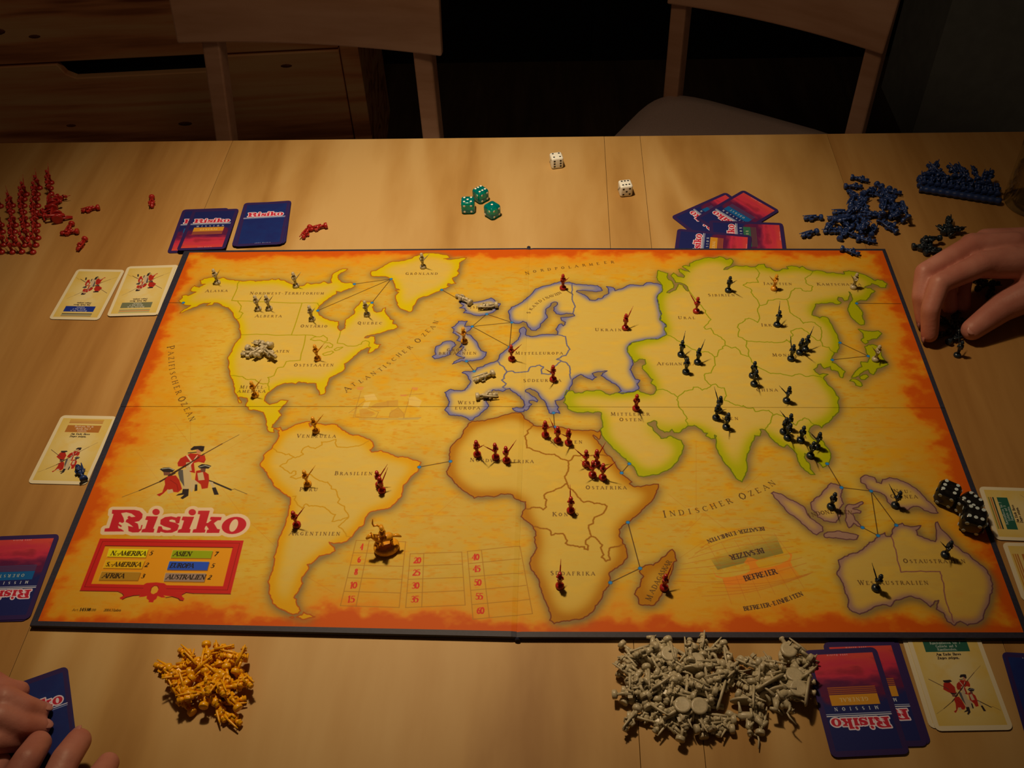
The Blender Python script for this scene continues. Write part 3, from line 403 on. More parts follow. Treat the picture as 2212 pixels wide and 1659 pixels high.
def paint_map():
    cv = Canvas(MW, MH, (202,152,54)); a = cv.a; H, W = MH, MW
    n1 = vnoise(H, W, 300, 300, 3, 1); n2 = vnoise(H, W, 26, 60, 4, 2); n3 = vnoise(H, W, 7, 22, 3, 3)
    cv.mix(np.clip((n1-.42)*2.2, 0, 1)*.55, (226,172,50)); cv.mix(np.clip((n2-.52)*3.2, 0, 1)*.7, (220,146,12)); cv.mix(np.clip((n3-.58)*5, 0, 1)*.5, (208,122,10)); cv.mix(np.clip((.42-n2)*3, 0, 1)*.35, (218,172,92))
    # worn orange edge of the print
    C = mp([(409.5,545.5),(1906,541.5),(2211,1366),(82,1341.5)])
    X = np.arange(W)[None].astype(np.float32); Y = np.arange(H)[:,None].astype(np.float32)
    def dist(p, q): 
        dx, dy = q-p; L = math.hypot(dx, dy); return ((X-p[0])*dy - (Y-p[1])*dx) / -L
    ed = [dist(C[i], C[(i+1)%4]) for i in range(4)]
    nn = vnoise(H, W, 46, 60, 4, 5); nl = vnoise(H, W, 220, 150, 2, 6)
    d = np.minimum(np.minimum(ed[0]*1.0, ed[2]), np.minimum(ed[1]*.66, ed[3]*.7)); d = d + (nn-.5)*95 + (nl-.5)*50
    e1 = np.clip(1-(d-26)/34, 0, 1); e2 = np.clip(1-(d-8)/30, 0, 1); e0 = np.clip(1-(d-60)/110, 0, 1)
    cv.mix(e0*.6, (222,134,20)); cv.mix(e1*.72, (224,110,10)); cv.mix(e2*.7, (198,62,4))
    # faint chart lines
    FL = (196,118,30)
    for s in ("G 0,515 800,515", "G 0,45 500,45", "G 0,1548 1390,1552", "F 0,510 700,510", "F 0,50 330,50", "P 700,437 1400,445", "P 600,840 2212,860", "P 640,64 2100,68", "H 1240,1040 1900,1042", "H 560,525 200,525", "I 200,1045 2212,1047", "I 1150,540 2212,545", "M 0,108 1600,125", "N 700,550 1500,560",
              "P 560,1030 2080,100", "P 1300,60 1880,850", "P 1360,840 960,300", "P 1440,10 1440,800", "M 400,20 700,250", "M 420,60 200,280", "J 0,250 300,540", "J 560,820 960,1060", "B 0,1450 1300,700", "B 1200,300 1350,560", "B 560,880 900,1300", "H 1600,700 1600,1600", "H 1280,1300 1480,1460", "G 430,1540 700,1300", "L 1950,600 2212,420", "L 2080,600 2212,480", "I 450,1060 250,1250", "N 800,560 1500,300", "C 0,360 330,180"):
        P = mp(T(s)); cv.seg(P[0], P[-1], 1.6, FL, .5)
    # ships, battle chart: faint sepia
    SP = (160,104,44)
    for s in ("F 1790,130 1700,430 2100,440", "F 1700,215 1960,190", "F 1650,380 1760,300 1860,220", "F 1740,320 1720,420 1790,430 1960,430 1990,370 1860,320", "F 2212,320 2120,380 2110,430 2212,432", "G 160,100 60,440 260,430", "G 30,180 290,160", "G 110,220 260,245", "G 0,320 60,380 70,430"):
        cv.line(mp(T(s)), 2.2, SP, .55)
    for s in ("F 1880,320 1960,270 2110,240 2100,310 2000,330", "F 1770,340 1850,330 1960,390 1900,420 1780,425", "F 2130,350 2212,330 2212,430 2110,430", "G 0,330 50,370 75,420 0,432", "F 2080,240 2212,230 2212,300 2090,310"): cv.fill(mp(T(s)), (190,128,50), .55)
    for s in ("F 1745,85 1825,85 1800,120 1745,115", "G 155,85 230,90 215,125 160,110", "G 20,170 100,170 90,190 30,190"): cv.fill(mp(T(s)), (214,120,70), .6)
    for s in ("G 120,200 190,190 270,240 240,320 120,290", "F 1820,180 1940,160 1980,230 1840,240", "F 1830,260 1900,250 1870,320 1800,320"): cv.fill(mp(T(s)), (222,178,104), .6)
    cv.fill(mp(T("F 1760,440 2212,440 2212,455 1780,460")), (170,140,96), .5); cv.fill(mp(T("G 0,435 270,430 230,455 0,460")), (170,140,96), .5)
    M_ = mp(T("M 495,560 1240,290 1330,500 580,690")); r = cv.mask(M_)
    for k in range(7):
        t = k/7; P = [(M_[0]*(1-t)+M_[3]*t), (M_[1]*(1-t)+M_[2]*t), M_[2], M_[3]]; cv.fill(P, (96,92,54), .11)
    OR = (232,122,30)
    cv.fill(mp(T("M 520,685 560,750 640,775 760,770 880,745 950,700 940,640 880,610 920,550 960,548 1045,580 1010,600 1030,640 1060,670 1150,665 1280,630 1380,580 1410,540 1380,480 1355,465 1430,515 1410,600 1430,640 1250,690 1000,760 890,840 700,870 650,850 640,790 560,770")), OR, .8)
    for k in range(6): t = .4 + .1*k; cv.fill(mp(T("M 640,790 1400,610 %d,%d %d,%d" % (1400+160*t, 610+200*t, 640+90*t, 790+270*t))), OR, .13)
    for k in range(7):
        y0 = 440-60*0; cv.line(mp(T("M " + " ".join("%d,%d" % (390-70*k+(900+120*k)*t, 440+k*62-(200)*t-120*math.sin(math.pi*t)*(1-k*.3)) for t in np.linspace(0, 1, 12)))), 1.6, (190,96,30), .6)
    for k in range(6): cv.line(mp(T("M %d,%d %d,%d" % (470+150*k, 400-26*k, 640+150*k, 700-40*k))), 1.4, (190,96,30), .45)
    for k in range(6): cv.line(mp(T("M %d,%d %d,%d" % (640+150*k, 800-36*k, 740+165*k, 1080-36*k))), 1.4, (190,96,30), .5)
    for k in range(4): cv.line(mp(T("M " + " ".join("%d,%d" % (400+80*k*0+ (1200-40*k)*t+60*k, 990-50*k+60*math.sin(math.pi*t)-240*t+40*k*t) for t in np.linspace(0, 1, 12)))), 1.6, (190,96,30), .6)
    INK = (84,52,26)
    def rt(s, p, q, h, **kw): P = mp([p, q]); text(cv, s, P[0], P[1], h, INK, **kw)
    def mt(s, a, b, h, col=INK, **kw): P = mp(T(a + " " + b)); text(cv, s, P[0], P[1], h, col, **kw)
    PL = (70,44,40)
    pathtext(cv, "BESATZER-EINHEITEN", list(mp(T("M " + " ".join("%d,%d" % (1095-610*t, 222+140*t-22*math.sin(math.pi*t)) for t in np.linspace(0, 1, 18))))), 12, PL, small=1, bold=1.5)
    pathtext(cv, "BESATZER", list(mp(T("M " + " ".join("%d,%d" % (1080-330*t, 472+75*t) for t in np.linspace(0, 1, 8))))), 16, PL, small=1, bold=1.5)
    pathtext(cv, "BEFREIER", list(mp(T("M " + " ".join("%d,%d" % (905+320*t, 785-75*t) for t in np.linspace(0, 1, 8))))), 16, PL, small=1, bold=1.5)
    pathtext(cv, "BEFREIER-EINHEITEN", list(mp(T("M " + " ".join("%d,%d" % (895+630*t, 1130-165*t+26*math.sin(math.pi*t)) for t in np.linspace(0, 1, 18))))), 12, PL, small=1, bold=1.5)
    # continents
    masks = {}
    polys = {}
    for key, L in (('NA', NA), ('SA', SA), ('AF', AF), ('EU', EU), ('AS', AS), ('AU', AU)):
        m = np.zeros((H, W), np.float32); polys[key] = []
        for i, s in enumerate(L):
            P = wig(mp(T(s)), True, seed=i); polys[key].append(P); r = cv.mask(P)
            if r: k, x0, y0 = r; m[y0:y0+k.shape[0], x0:x0+k.shape[1]] = np.maximum(m[y0:y0+k.shape[0], x0:x0+k.shape[1]], k)
        masks[key] = m
    allm = np.clip(sum(masks.values()), 0, 1)
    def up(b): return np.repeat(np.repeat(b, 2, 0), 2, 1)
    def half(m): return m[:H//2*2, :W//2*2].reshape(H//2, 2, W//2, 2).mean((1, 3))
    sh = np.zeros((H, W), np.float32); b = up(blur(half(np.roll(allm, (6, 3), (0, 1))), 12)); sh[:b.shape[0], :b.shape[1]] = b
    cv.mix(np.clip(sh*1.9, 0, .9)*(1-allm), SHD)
    for key, m in masks.items():
        glow, coast, border, R = STY[key]
        base = (208,164,76) if key != 'AU' else (200,154,70)
        if key == 'AF': base = (206,160,66)
        cv.mix(m*.8, base); cv.mix(m*np.clip((n2-.5)*3, 0, 1)*.35, (226,170,60))
        b = np.ones((H, W), np.float32); bb = up(blur(half(m), R*.9)); b[:bb.shape[0], :bb.shape[1]] = bb
        g = np.clip((1-b)*2.15, 0, 1); g = g*g*(3-2*g)
        cv.mix(m*g, glow)
    for key in masks:
        glow, coast, border, R = STY[key]
        for s in BR[key].split('|'):
            P = wig(mp(T(s)), False, seed=3)
            if key in ('EU', 'AF'): cv.line(P, 6, border, .35)
            cv.line(P, 3.5, border, .95)
        for P in polys[key]: cv.line(P, 3.2, coast, 1.0, closed=True)
    # sea routes
    LN = (60,34,14); BL = (40,118,178)
    pt = {'ak': (396,654), 'a1': (765.4,613.7), 'g1': (844.8,602.7), 'on': (686.6,671), 'q': (803.6,653.9), 'g2': (954.2,626), 'i1': (996.7,650), 'i2': (1051.4,678.6), 'gb': (1020,705.2), 'sk': (1105.5,696.6), 'me': (1100.8,749.4), 'g3': (1007.7,780.2), 'we': (1024.2,802),
          'br': (905.6,1009), 'nw': (973,996.6), 'se': (1195.7,891.8), 'eg': (1198,922.5), 'mo': (1359.5,1001.9), 'oa': (1342.8,1021.6), 'o2': (1356.3,1128.4), 'ma': (1382.9,1227.7), 'sa': (1318.4,1258.6), 'k1': (1814.6,740.3), 'jp': (1875.3,769.2), 'k2': (1798,777.3), 'ka': (1850.6,655.3),
          'si': (1786.9,1001.7), 'in': (1817.8,1053.2), 'ng': (1881.8,1060.8), 'wa': (1896.8,1157.1), 'ea': (1936.1,1134.6), 'su': (1863.2,1139.6), 'e0': (362,654), 'e1': (1946,656)}
    Q = {k: mp([v])[0] for k, v in pt.items()}
    for s in "e0-ak a1-g1 on-g1 q-g1 g2-i1 i2-gb i2-sk gb-sk gb-me sk-me g3-we br-nw se-eg mo-oa o2-ma ma-sa k1-jp k2-jp ka-e1 si-in in-ng ng-wa ng-ea su-wa".split():
        u, v = s.split('-'); cv.seg(Q[u], Q[v], 2.5, LN, .9)
    for k, p in Q.items():
        if k[0] != 'e' or k in ('eg', 'ea'): cv.disc(p, 6.6, 6.2, (50,70,90)); cv.disc(p, 5.4, 5.0, BL)
    # territory names
    hh = 14.2
    for s in ("ALASKA A 440,480 690,475|NORDWEST-TERRITORIUM A 945,505 1785,505|ALBERTA A 1005,765 1305,765|ONTARIO A 1520,880 1825,880|QUEBEC B 168,845 445,845|GRÖNLAND B 715,282 1080,280|WESTSTAATEN A 940,1165 1390,1165|OSTSTAATEN A 1445,1325 1895,1322|MITTEL- A 830,1575 1130,1575|=AMERIKA A 805,1622 1120,1622|"
              "VENEZUELA F 1058,658 1500,660|BRASILIEN F 1490,1085 1915,1085|PERU F 1090,1268 1290,1268|ARGENTINIEN J 445,400 1020,403|GROSS- B 1185,1152 1440,1150|=BRITANNIEN B 1095,1190 1520,1187|UKRAINE C 1085,922 1430,922|MITTELEUROPA C 175,1188 715,1188|SÜDEUROPA C 265,1500 695,1498|WEST- G 680,278 910,278|=EUROPA G 648,338 930,338|"
              "NORDWESTAFRIKA G 818,932 1540,948|ÄGYPTEN G 1740,727 2095,725|OSTAFRIKA H 345,1247 808,1247|KONGO G 1758,1552 2055,1552|SÜDAFRIKA L 470,803 975,805|URAL D 240,785 430,785|SIBIRIEN D 580,527 880,525|JAKUTIEN D 1210,395 1530,398|KAMTSCHATKA E 872,402 1370,404|IRKUTSK D 1185,868 1485,870|MONGOLEI D 1312,1210 1700,1210|"
              "AFGHANISTAN D 0,1310 490,1310|CHINA D 1130,1608 1370,1608|MITTLERER H 630,408 1070,408|OSTEN H 728,472 980,472|INDIEN H 1800,458 2080,458|SIAM I 740,668 960,668|NEU- N 1130,330 1275,328|GUINEA N 1100,372 1325,372|OSTAUSTRALIEN N 1208,913 1725,913|WESTAUSTRALIEN N 832,1095 1415,1093|=ISLAND B 1450,665 1690,665").split('|'):
        nm, c, u, v = s.rsplit(' ', 3); small = .8
        if nm[0] == '=': nm = nm[1:]; small = 1.0
        mt(nm, c + " " + u, v, hh if small < 1 else hh*.82, small=small, bold=1.15, alpha=.9)
    pathtext(cv, "SKANDINAVIEN", mp(T("C 325,710 352,670 385,640 420,608 458,580 497,560 535,542 570,528 600,518 630,508 655,500 678,488")), hh, INK, bold=1.1, small=.85)
    pathtext(cv, "INDONESIEN", mp(T("N 418,516 455,506 492,499 530,493 568,488 606,485 645,484 684,485 722,487 758,491")), hh-1, INK, bold=1.1, small=1)
    pathtext(cv, "MADAGASKAR", mp(T("L 1590,1060 1625,985 1655,935 1680,885 1705,840 1725,795 1745,760 1770,725 1790,690 1815,655")), hh+2, INK, bold=1.1, small=.85)
    pathtext(cv, "NORDPOLARMEER", mp(T("C 310,260 395,243 480,230 560,220 640,210 715,202 795,195 870,185 955,172 1035,165 1115,155 1200,143 1280,138")), 16, INK, bold=1.0, small=.85)
    pathtext(cv, "ATLANTISCHER OZEAN", mp(T("B 50,1582 125,1530 208,1492 280,1450 350,1405 430,1360 478,1325 525,1290 582,1245 640,1193 702,1155 765,1110 855,1030 925,965 968,920 1022,880 1060,822")), 23, INK, bigs=(0, 12), bold=.85, small=.72)
    pathtext(cv, "INDISCHER OZEAN", mp(T("H 1240,1530 1332,1522 1432,1512 1525,1500 1612,1488 1700,1468 1795,1440 1888,1410 1975,1382 I 230,1325 328,1293 408,1262 492,1225 565,1180")), 24, INK, bigs=(0, 9), bold=.85, small=.76)
    pathtext(cv, "PAZIFISCHER OZEAN", mp([(369,751),(369.5,763),(370,774),(370.3,782),(371,790),(371.5,797),(373,806),(375.5,815.5),(378.5,826),(382,837),(386,847.5),(393,862),(398,873),(404,884),(409.5,894),(414.5,905)]), 25, INK, bigs=(0, 11), bold=.85, small=.74)
    # score table
    TL_ = (168,108,30); RDN = (206,44,28)
    def kq(p): return mp(T("K %f,%f" % p))[0]
    for tl, tr, br, bl, s0, s1, rows, nums in (((320,218),(812,232),(748,886),(163,868),(450,222),(318,876),[((295,342),(800,352)),((262,463),(787,477)),((232,590),(778,606)),((200,725),(762,742))],[("4",372,310),("6",347,437),("8",316,560),("10",290,694),("15",265,834)]),
        ((858,352),(1370,333),(1405,862),(812,887),(993,348),(972,882),[((848,475),(1378,455)),((835,606),(1385,586)),((825,742),(1393,718))],[("20",928,445),("25",918,568),("30",910,697),("35",900,834)]),
        ((1427,328),(1950,272),(2075,948),(1483,1003),(1567,318),(1645,988),[((1440,450),(1960,398)),((1450,580),(1980,540)),((1462,715),(2012,665)),((1475,857),(2045,806))],[("40",1508,412),("45",1518,530),("50",1530,667),("55",1543,806),("60",1558,948)])):
        for p, q in [(tl,tr),(tr,br),(br,bl),(bl,tl),(s0,s1)] + rows: cv.seg(kq(p), kq(q), 2.4, TL_, .85)
        for s, x, y in nums:
            w = 19 if len(s) == 1 else 42; text(cv, s, kq((x-w+4, y)), kq((x+w-4, y)), 20, RDN, small=1, bold=1.35)
    # legend panel
    def oq(s): return mp(T("O " + s))
    cv.fill(oq("400,438 2035,462 1885,1070 172,1032"), (196,34,28))
    cv.line(oq("430,470 1990,492 1850,1025 225,988"), 1.6, (120,16,12), .8, closed=True)
    cv.fill(oq("600,1035 650,1060 670,1085 650,1100 625,1110 630,1128 655,1132 700,1108 780,1088 860,1080 840,1105 900,1100 935,1090 930,1120 960,1145 950,1162 1005,1165 1010,1145 1040,1125 1055,1090 1100,1110 1150,1110 1120,1085 1220,1098 1290,1120 1310,1142 1345,1145 1362,1125 1335,1100 1330,1080 1380,1060 1460,1062"), (196,34,28))
    cv.line(oq("600,1040 655,1068 668,1088"), 2, (70,20,14), .8); cv.line(oq("655,1133 700,1110 780,1090 850,1085"), 2.4, (70,20,14), .9); cv.line(oq("1150,1112 1220,1100 1290,1122 1310,1143 1345,1147"), 2.4, (70,20,14), .9); cv.line(oq("1335,1080 1380,1055 1460,1065 1885,1072"), 2.4, (70,20,14), .8); cv.line(oq("172,1034 600,1042"), 2.4, (70,20,14), .8)
    cv.fill(oq("460,522 1910,542 1800,982 300,955"), (224,138,20)); cv.line(oq("460,522 1910,542"), 3, (80,20,10), .8)
    cv.fill(oq("900,962 930,945 1040,938 1130,948 1165,975 1150,1020 1120,1080 900,1080 890,1020"), (196,34,28)); cv.fill(oq("975,1040 985,1000 1020,975 1055,980 1068,1010 1050,1050 1010,1072 985,1065"), (222,150,40)); cv.line(oq("975,1040 985,1000 1020,975 1055,980 1068,1010"), 2, (110,20,14), .8)
    for quad, col, s, u, v, nm, np_ in (("505,553 950,562 920,655 478,645", (226,196,14), "N.-AMERIKA", "515,628", "915,632", "5", (958,632)), ("470,683 912,690 875,782 432,775", (222,158,12), "S.-AMERIKA", "460,754", "860,758", "2", (908,765)), ("420,815 865,822 830,915 382,912", (172,116,28), "AFRIKA", "425,885", "670,888", "3", (866,893)),
        ("1230,570 1685,578 1660,665 1203,660", (146,150,8), "ASIEN", "1232,635", "1432,637", "7", (1700,640)), ("1190,697 1645,703 1620,800 1160,795", (42,74,170), "EUROPA", "1190,768", "1460,772", "5", (1660,775)), ("1145,830 1610,835 1585,932 1123,925", (154,118,100), "AUSTRALIEN", "1150,900", "1590,903", "2", (1625,908))):
        Qd = oq(quad); cv.fill(Qd + np.array([2, 3]), (120,60,10), .7); cv.fill(Qd, col); cv.line([Qd[3], Qd[0], Qd[1]], 1.5, (240,210,140), .4)
        D = (34,20,10); P = oq(u + " " + v); text(cv, s, P[0], P[1], 14.5, D, small=1, bold=1.35, slant=.18)
        P = oq("%d,%d %d,%d" % (np_[0]-4, np_[1]-4, np_[0]+42, np_[1]-3)); text(cv, nm, P[0], P[1], 14.5, D, small=1, bold=1.35, slant=.18)
    P = oq("85,1262 160,1262"); text(cv, "Art.", P[0], P[1], 7, D, small=1, alpha=.7); P = oq("165,1262 290,1263"); text(cv, "14538", P[0], P[1], 9, D, small=1, bold=1.6); P = oq("295,1263 350,1264"); text(cv, "100", P[0], P[1], 7, D, small=1, alpha=.7); P = oq("440,1267 635,1268"); text(cv, "2004 Hasbro", P[0], P[1], 8, D, small=1, alpha=.75)
    # logo with its pale outline
    fo = lambda pts: [tuple(p) for p in mp([(140+x/5.2667, 1080+y/5.2667) for x, y in pts])]
    draw_logo(cv, fo, 12)
    # pale burst behind the soldiers, then the soldiers
    bb = np.zeros((H, W), np.float32); r = cv.mask(mp(T("P 1000,420 1250,300 1750,230 1950,500 1800,720 1200,760 950,640"))); bb[r[2]:r[2]+r[0].shape[0], r[1]:r[1]+r[0].shape[1]] = r[0]
    bh = up(blur(half(bb), 36)); bb[:] = 0; bb[:bh.shape[0], :bh.shape[1]] = bh; cv.mix(np.clip(bb, 0, 1)*.45, (226,184,104))
    soldiers(cv, lambda pts: [tuple(p) for p in mp([(60+x/4.0963, 900+y/4.0963) for x, y in pts])])
    # folds of the board
    return cv
# ================= the room and the furniture =================
def plane_hit(px, py, p0, nrm):
    d = Vector(rays([(px, py)])[0]); p0 = Vector(p0); nrm = Vector(nrm)
    return CAM + d * ((p0 - CAM).dot(nrm) / d.dot(nrm))
M_floor = wood('floor_boards', (96,70,44), (80,56,34), (60,42,26), stretch=(8, 1, 8), scale=2.2, rough=0.5, spec=0.3)
M_black = plastic('black_wall_paint', (7,7,8), 0.7, 40, 0.25); M_grey = plastic('dull_grey_paint', (150,140,112), 0.9, 30, 0.08)
f = MB(); f.box((0, 0.6, -0.02), (7, 6, 0.04)); tag(f.build('floor', M_floor), kind='structure')
# dark tiled back wall: every tile a piece
YW = 2.05
w = MB(); w.box((0.2, YW+0.06, 1.2), (5.6, 0.1, 2.4)); wall = tag(w.build('wall_back', M_black), kind='structure')
M_tile = plastic('glossy_black_tile', (9,9,10), 0.35, 60, 0.3)
jz = aty(1180, 170, YW).z; jx = aty(847, 200, YW).x; jx2 = aty(1340, 100, YW).x
tile_me = None
tw, th = 0.60, 0.30
for i in range(-3, 5):
    for k in range(-2, 4):
        t = MB(); t.box((0, 0, 0), (tw-0.004, 0.02, th-0.004))
        if tile_me is None: tile_me = t.mesh('tile', M_tile)
        o = link('tile', tile_me, wall); o.location = (jx + (i+.5)*tw, YW, jz + (k+.5)*th)
        if not i and not k: bevel(o, 0.002)
w = MB(); a = aty(1905, 150, 1.9); w.box((a.x+0.95, 1.72, 1.2), (1.9, 0.3, 2.4)); tag(w.build('wall_right', M_grey), kind='structure')

M_birch = wood('birch_veneer', (200,146,76), (186,129,60), (158,101,38), stretch=(4.2, 0.9, 4.2), scale=1.7, rings=0.13, rough=0.5, spec=0.22)
M_birch2 = wood('birch_veneer_dimmed', (196,138,68), (178,118,52), (150,92,34), stretch=(7, 0.6, 7), scale=1.8, rings=0.03, rough=0.5, seed=3.1, spec=0.22)  # same birch, reddened to paint in the dimmer light at the table ends
M_chair = wood('chair_birch', (238,172,116), (220,152,98), (196,128,76), stretch=(1.0, 7, 7), scale=2.0, rings=0.03, rough=0.5)
M_pine = wood('pine_boards', (255,176,100), (236,142,74), (156,78,34), stretch=(0.5, 4, 7), scale=2.4, rings=0.16, rough=0.5)
M_knot = plastic('pine_knot', (120,58,24), 0.5, 60, 0.3)
M_seat = plastic('seat_fabric', (214,170,132), 0.95, 700, 0.12)
M_dark = plastic('dark_gap', (6,5,5), 0.9, 50, 0.2)

# ---- table: five veneered leaves with open joints ----
table = empty('dining_table', (0, 0.05, 0), 0, 'long pale birch dining table under the game board', 'table')
def T_local(o): o.parent = table; o.matrix_parent_inverse = Matrix.Translation((0, -0.05, 0)); return o
sx = [(at(498,310).x + at(20,1470).x)/2, (at(1302,293).x + at(1380,1500).x)/2, at(1519,1600).x, at(1790,300).x]
yf = at(700, 301.5).y; yf2 = at(1500, 292.5).y
xs = [-1.15] + sx + [1.05]
for i in range(5):
    b = MB(); yy = yf if i < 2 else yf2
    b.box(((xs[i]+xs[i+1])/2, (yy-0.44)/2, ZT-0.011), (xs[i+1]-xs[i]-0.0004, yy+0.44, 0.022))
    o = T_local(b.build('table_leaf', M_birch2 if i in (0, 4) else M_birch)); bevel(o, 0.0002, 2)
b = MB(); b.box((-0.05, yf-0.06, ZT-0.065), (2.0, 0.02, 0.08)); b.box((-0.05, -0.38, ZT-0.065), (2.0, 0.02, 0.08)); T_local(b.build('apron', M_birch2))
for x in (-1.05, 0.95):
    for y in (yf-0.07, -0.37):
        b = MB(); b.box((x, y, (ZT-0.024)/2), (0.06, 0.06, ZT-0.024)); T_local(b.build('leg', M_birch2))

# ---- chairs ----
def chair(name, label, pA, pB, zb0, zb1, over, seat=True, bow=0.012, bump=0.003, lean=0.0):
    """pA,pB: where the back posts stand (left, right as seen); zb0,zb1: bottom and top height of the back panel"""
    pA, pB = Vector(pA), Vector(pB); e = (pB-pA); wdt = e.xy.length; yaw = math.atan2(e.y, e.x)
    c = (pA+pB)/2; r = empty(name, (c.x, c.y, 0), yaw, label, 'chair')
    for sx_ in (-1, 1):
        m = MB(); lo, hi = (-lean, lean) if sx_ < 0 else (0, 0)
        m.tube([(sx_*wdt/2+lo, 0.02, 0.0), (sx_*wdt/2+lo, 0.0, 0.43), (sx_*wdt/2+hi, 0.0, zb0+0.02), (sx_*wdt/2+hi, 0.03, zb1)], [0.021, 0.021, 0.021, 0.017], 4, True)
        m.sm = [False]*len(m.sm); o = m.build('back_post', M_chair, r); bevel(o, 0.003)
    for sx_ in (-1, 1):
        m = MB(); m.box((sx_*(wdt/2+0.01), -0.38, 0.205), (0.034, 0.034, 0.41)); bevel(m.build('leg', M_chair, r), 0.003)
    m = MB(); n = 18; vs = []; W2 = wdt/2 + over
    for i in range(n+1):
        t = -1 + 2*i/n; x = t*W2; y = -0.028 + bow*(1-t*t)*1.0; zl = zb0 + bump*(1-t*t)
        for (dy, z) in ((0, zl), (0.014, zl), (0.014+0.012, zb1), (0.012, zb1)): vs.append((x*(.985 if z < zb1 else .965)+(.010 if z >= zb1 else 0), y+dy, z))
    fs = []
    for i in range(n):
        for j in range(4): fs.append((i*4+j, (i+1)*4+j, (i+1)*4+(j+1)%4, i*4+(j+1)%4))
    fs += [(0, 1, 2, 3), (n*4+3, n*4+2, n*4+1, n*4)]
    m.add(vs, fs, False); o = m.build('backrest', M_chair, r); bevel(o, 0.003)
    m = MB(); m.box((0, -0.19, 0.385), (wdt+0.02, 0.38, 0.03)); bevel(m.build('seat_frame', M_chair, r), 0.003)
    m = MB(); P = []; hw = wdt/2 + 0.035
    for k in range(40):
        t = 2*math.pi*k/40; cx, sy = math.cos(t), math.sin(t); q = 0.36
        P.append((hw*abs(cx)**q*(1 if cx > 0 else -1), -0.20 + 0.215*abs(sy)**q*(1 if sy > 0 else -1)))
    lv = [(0.93, 0.400), (1.0, 0.412), (1.0, 0.425), (0.96, 0.437), (0.8, 0.446), (0.4, 0.450)]; vs = []
    for s_, z in lv: vs += [(p[0]*s_, -0.20+(p[1]+0.20)*s_, z) for p in P]
    fs = [(i*40+j, i*40+(j+1)%40, (i+1)*40+(j+1)%40, (i+1)*40+j) for i in range(5) for j in range(40)] + [tuple(range(39, -1, -1)), tuple(range(200, 240))]
    m.add(vs, fs); m.build('seat_cushion', M_seat, r)
    return r
HS = 0.45 - ZT
# left chair: post feet under the lines seen in the picture
YA = 0.86
a1 = aty(393, 84, YA); z1 = a1.z; a2 = at(965, 112, z1 - ZT)
nrm = Vector((-(a2-a1).y, (a2-a1).x, 0)).normalized()
l1 = plane_hit(474, 200, a1, nrm); l2 = plane_hit(926, 200, a1, nrm)
chair('wooden_chair', 'pale wooden chair with broad curved back in front of the pine dresser', l1, l2, z1+0.006, z1+0.20, (a2-a1).length/2-(l2-l1).xy.length/2, lean=0.019)
b1 = at(1456, 186, HS); b2 = at(1846, 292, HS); nrm2 = Vector((-(b2-b1).y, (b2-b1).x, 0)).normalized()
c2 = plane_hit(1925, 92, b1, nrm2); e2 = (b2-b1).xy
chair('wooden_chair', 'turned wooden chair with beige seat cushion behind the right half of the table', b1, b2, c2.z-0.01, c2.z+0.2, (c2-b1).xy.length-e2.length, bow=0.012)

# ---- pine dresser ----
d0 = aty(0, 143, 1.32); d1 = at(735, 106, d0.z-ZT); ee = (d1-d0); yaw = math.atan2(ee.y, ee.x); Ld = ee.xy.length
dn = Vector((-ee.y, ee.x, 0)).normalized()
dr = empty('pine_dresser', (d0.x, d0.y, 0), yaw, 'knotty pine dresser with cut-out drawer grips behind the left chair', 'dresser')
def dl(px, py): p = plane_hit(px, py, d0, dn); return (p-d0).xy.dot(ee.xy.normalized()), p.z
zg = d0.z; s_r = dl(790, 200)[0]; s_l = -0.62
ztop = 0.98; hd = 0.235; x0g, x1g = dl(122, 140)[0], dl(452, 125)[0]; gz = 0.034
b = MB(); b.box(((s_l+s_r)/2, 0.25, ztop/2), (s_r-s_l-0.01, 0.42, ztop-0.04)); b.build('carcass', M_dark, dr)
for k in (-2, -1, 0, 1):
    zt = zg + k*hd - 0.003 if k < 1 else zg + hd - 0.003; zt = zg + k*hd - 0.003; zb_ = zt - hd + 0.006
    if zt > ztop: continue
    m = MB(); a0, a1_ = s_l+0.05, Ld - 0.004
    poly = [(a0, zb_), (a1_, zb_), (a1_, zt), (x1g, zt), (x1g-0.012, zt-gz), (x0g+0.03, zt-gz), (x0g+0.012, zt-gz*0.7), (x0g, zt), (a0, zt)]
    n = len(poly); vs = [(p[0], 0, p[1]) for p in poly] + [(p[0], 0.02, p[1]) for p in poly]
    m.add(vs, [tuple(range(n)), tuple(range(2*n-1, n-1, -1))] + [(i, i+n, (i+1)%n+n, (i+1)%n) for i in range(n)], False)
    o = m.build('drawer_front', M_pine, dr); bevel(o, 0.002)
    for kx, kz, kr in ((0.62, 0.03, .008), (0.36, 0.16, .010), (0.10, 0.15, .007)) if k == 0 else ((0.01, 0.045, .013), (0.02, 0.085, .015), (0.10, 0.10, .008)):
        q = MB(); q.m = 0; q.lathe([(kr, 0), (kr*.8, 0.0006), (0.0001, 0.0008)], 12, (kx if k == 0 else kx, 0.0, (zt-kz) if k <= 0 else zb_+0.16-kz), Matrix.Rotation(math.pi/2, 3, 'X') @ Matrix.Diagonal((1.6, .55, 1))); q.build('knot', M_knot, o)
b = MB(); b.box(((Ld+s_r)/2, 0.20, ztop/2), (s_r-Ld, 0.42, ztop)); bevel(b.build('side_panel', M_pine, dr), 0.003)
b = MB(); b.box((s_l+0.025, 0.20, ztop/2), (0.046, 0.42, ztop)); bevel(b.build('side_panel', M_pine, dr), 0.003)
b = MB(); b.box(((s_l+s_r)/2, 0.20, ztop+0.0125), (s_r-s_l+0.03, 0.45, 0.023)); bevel(b.build('dresser_top', M_pine, dr), 0.003)
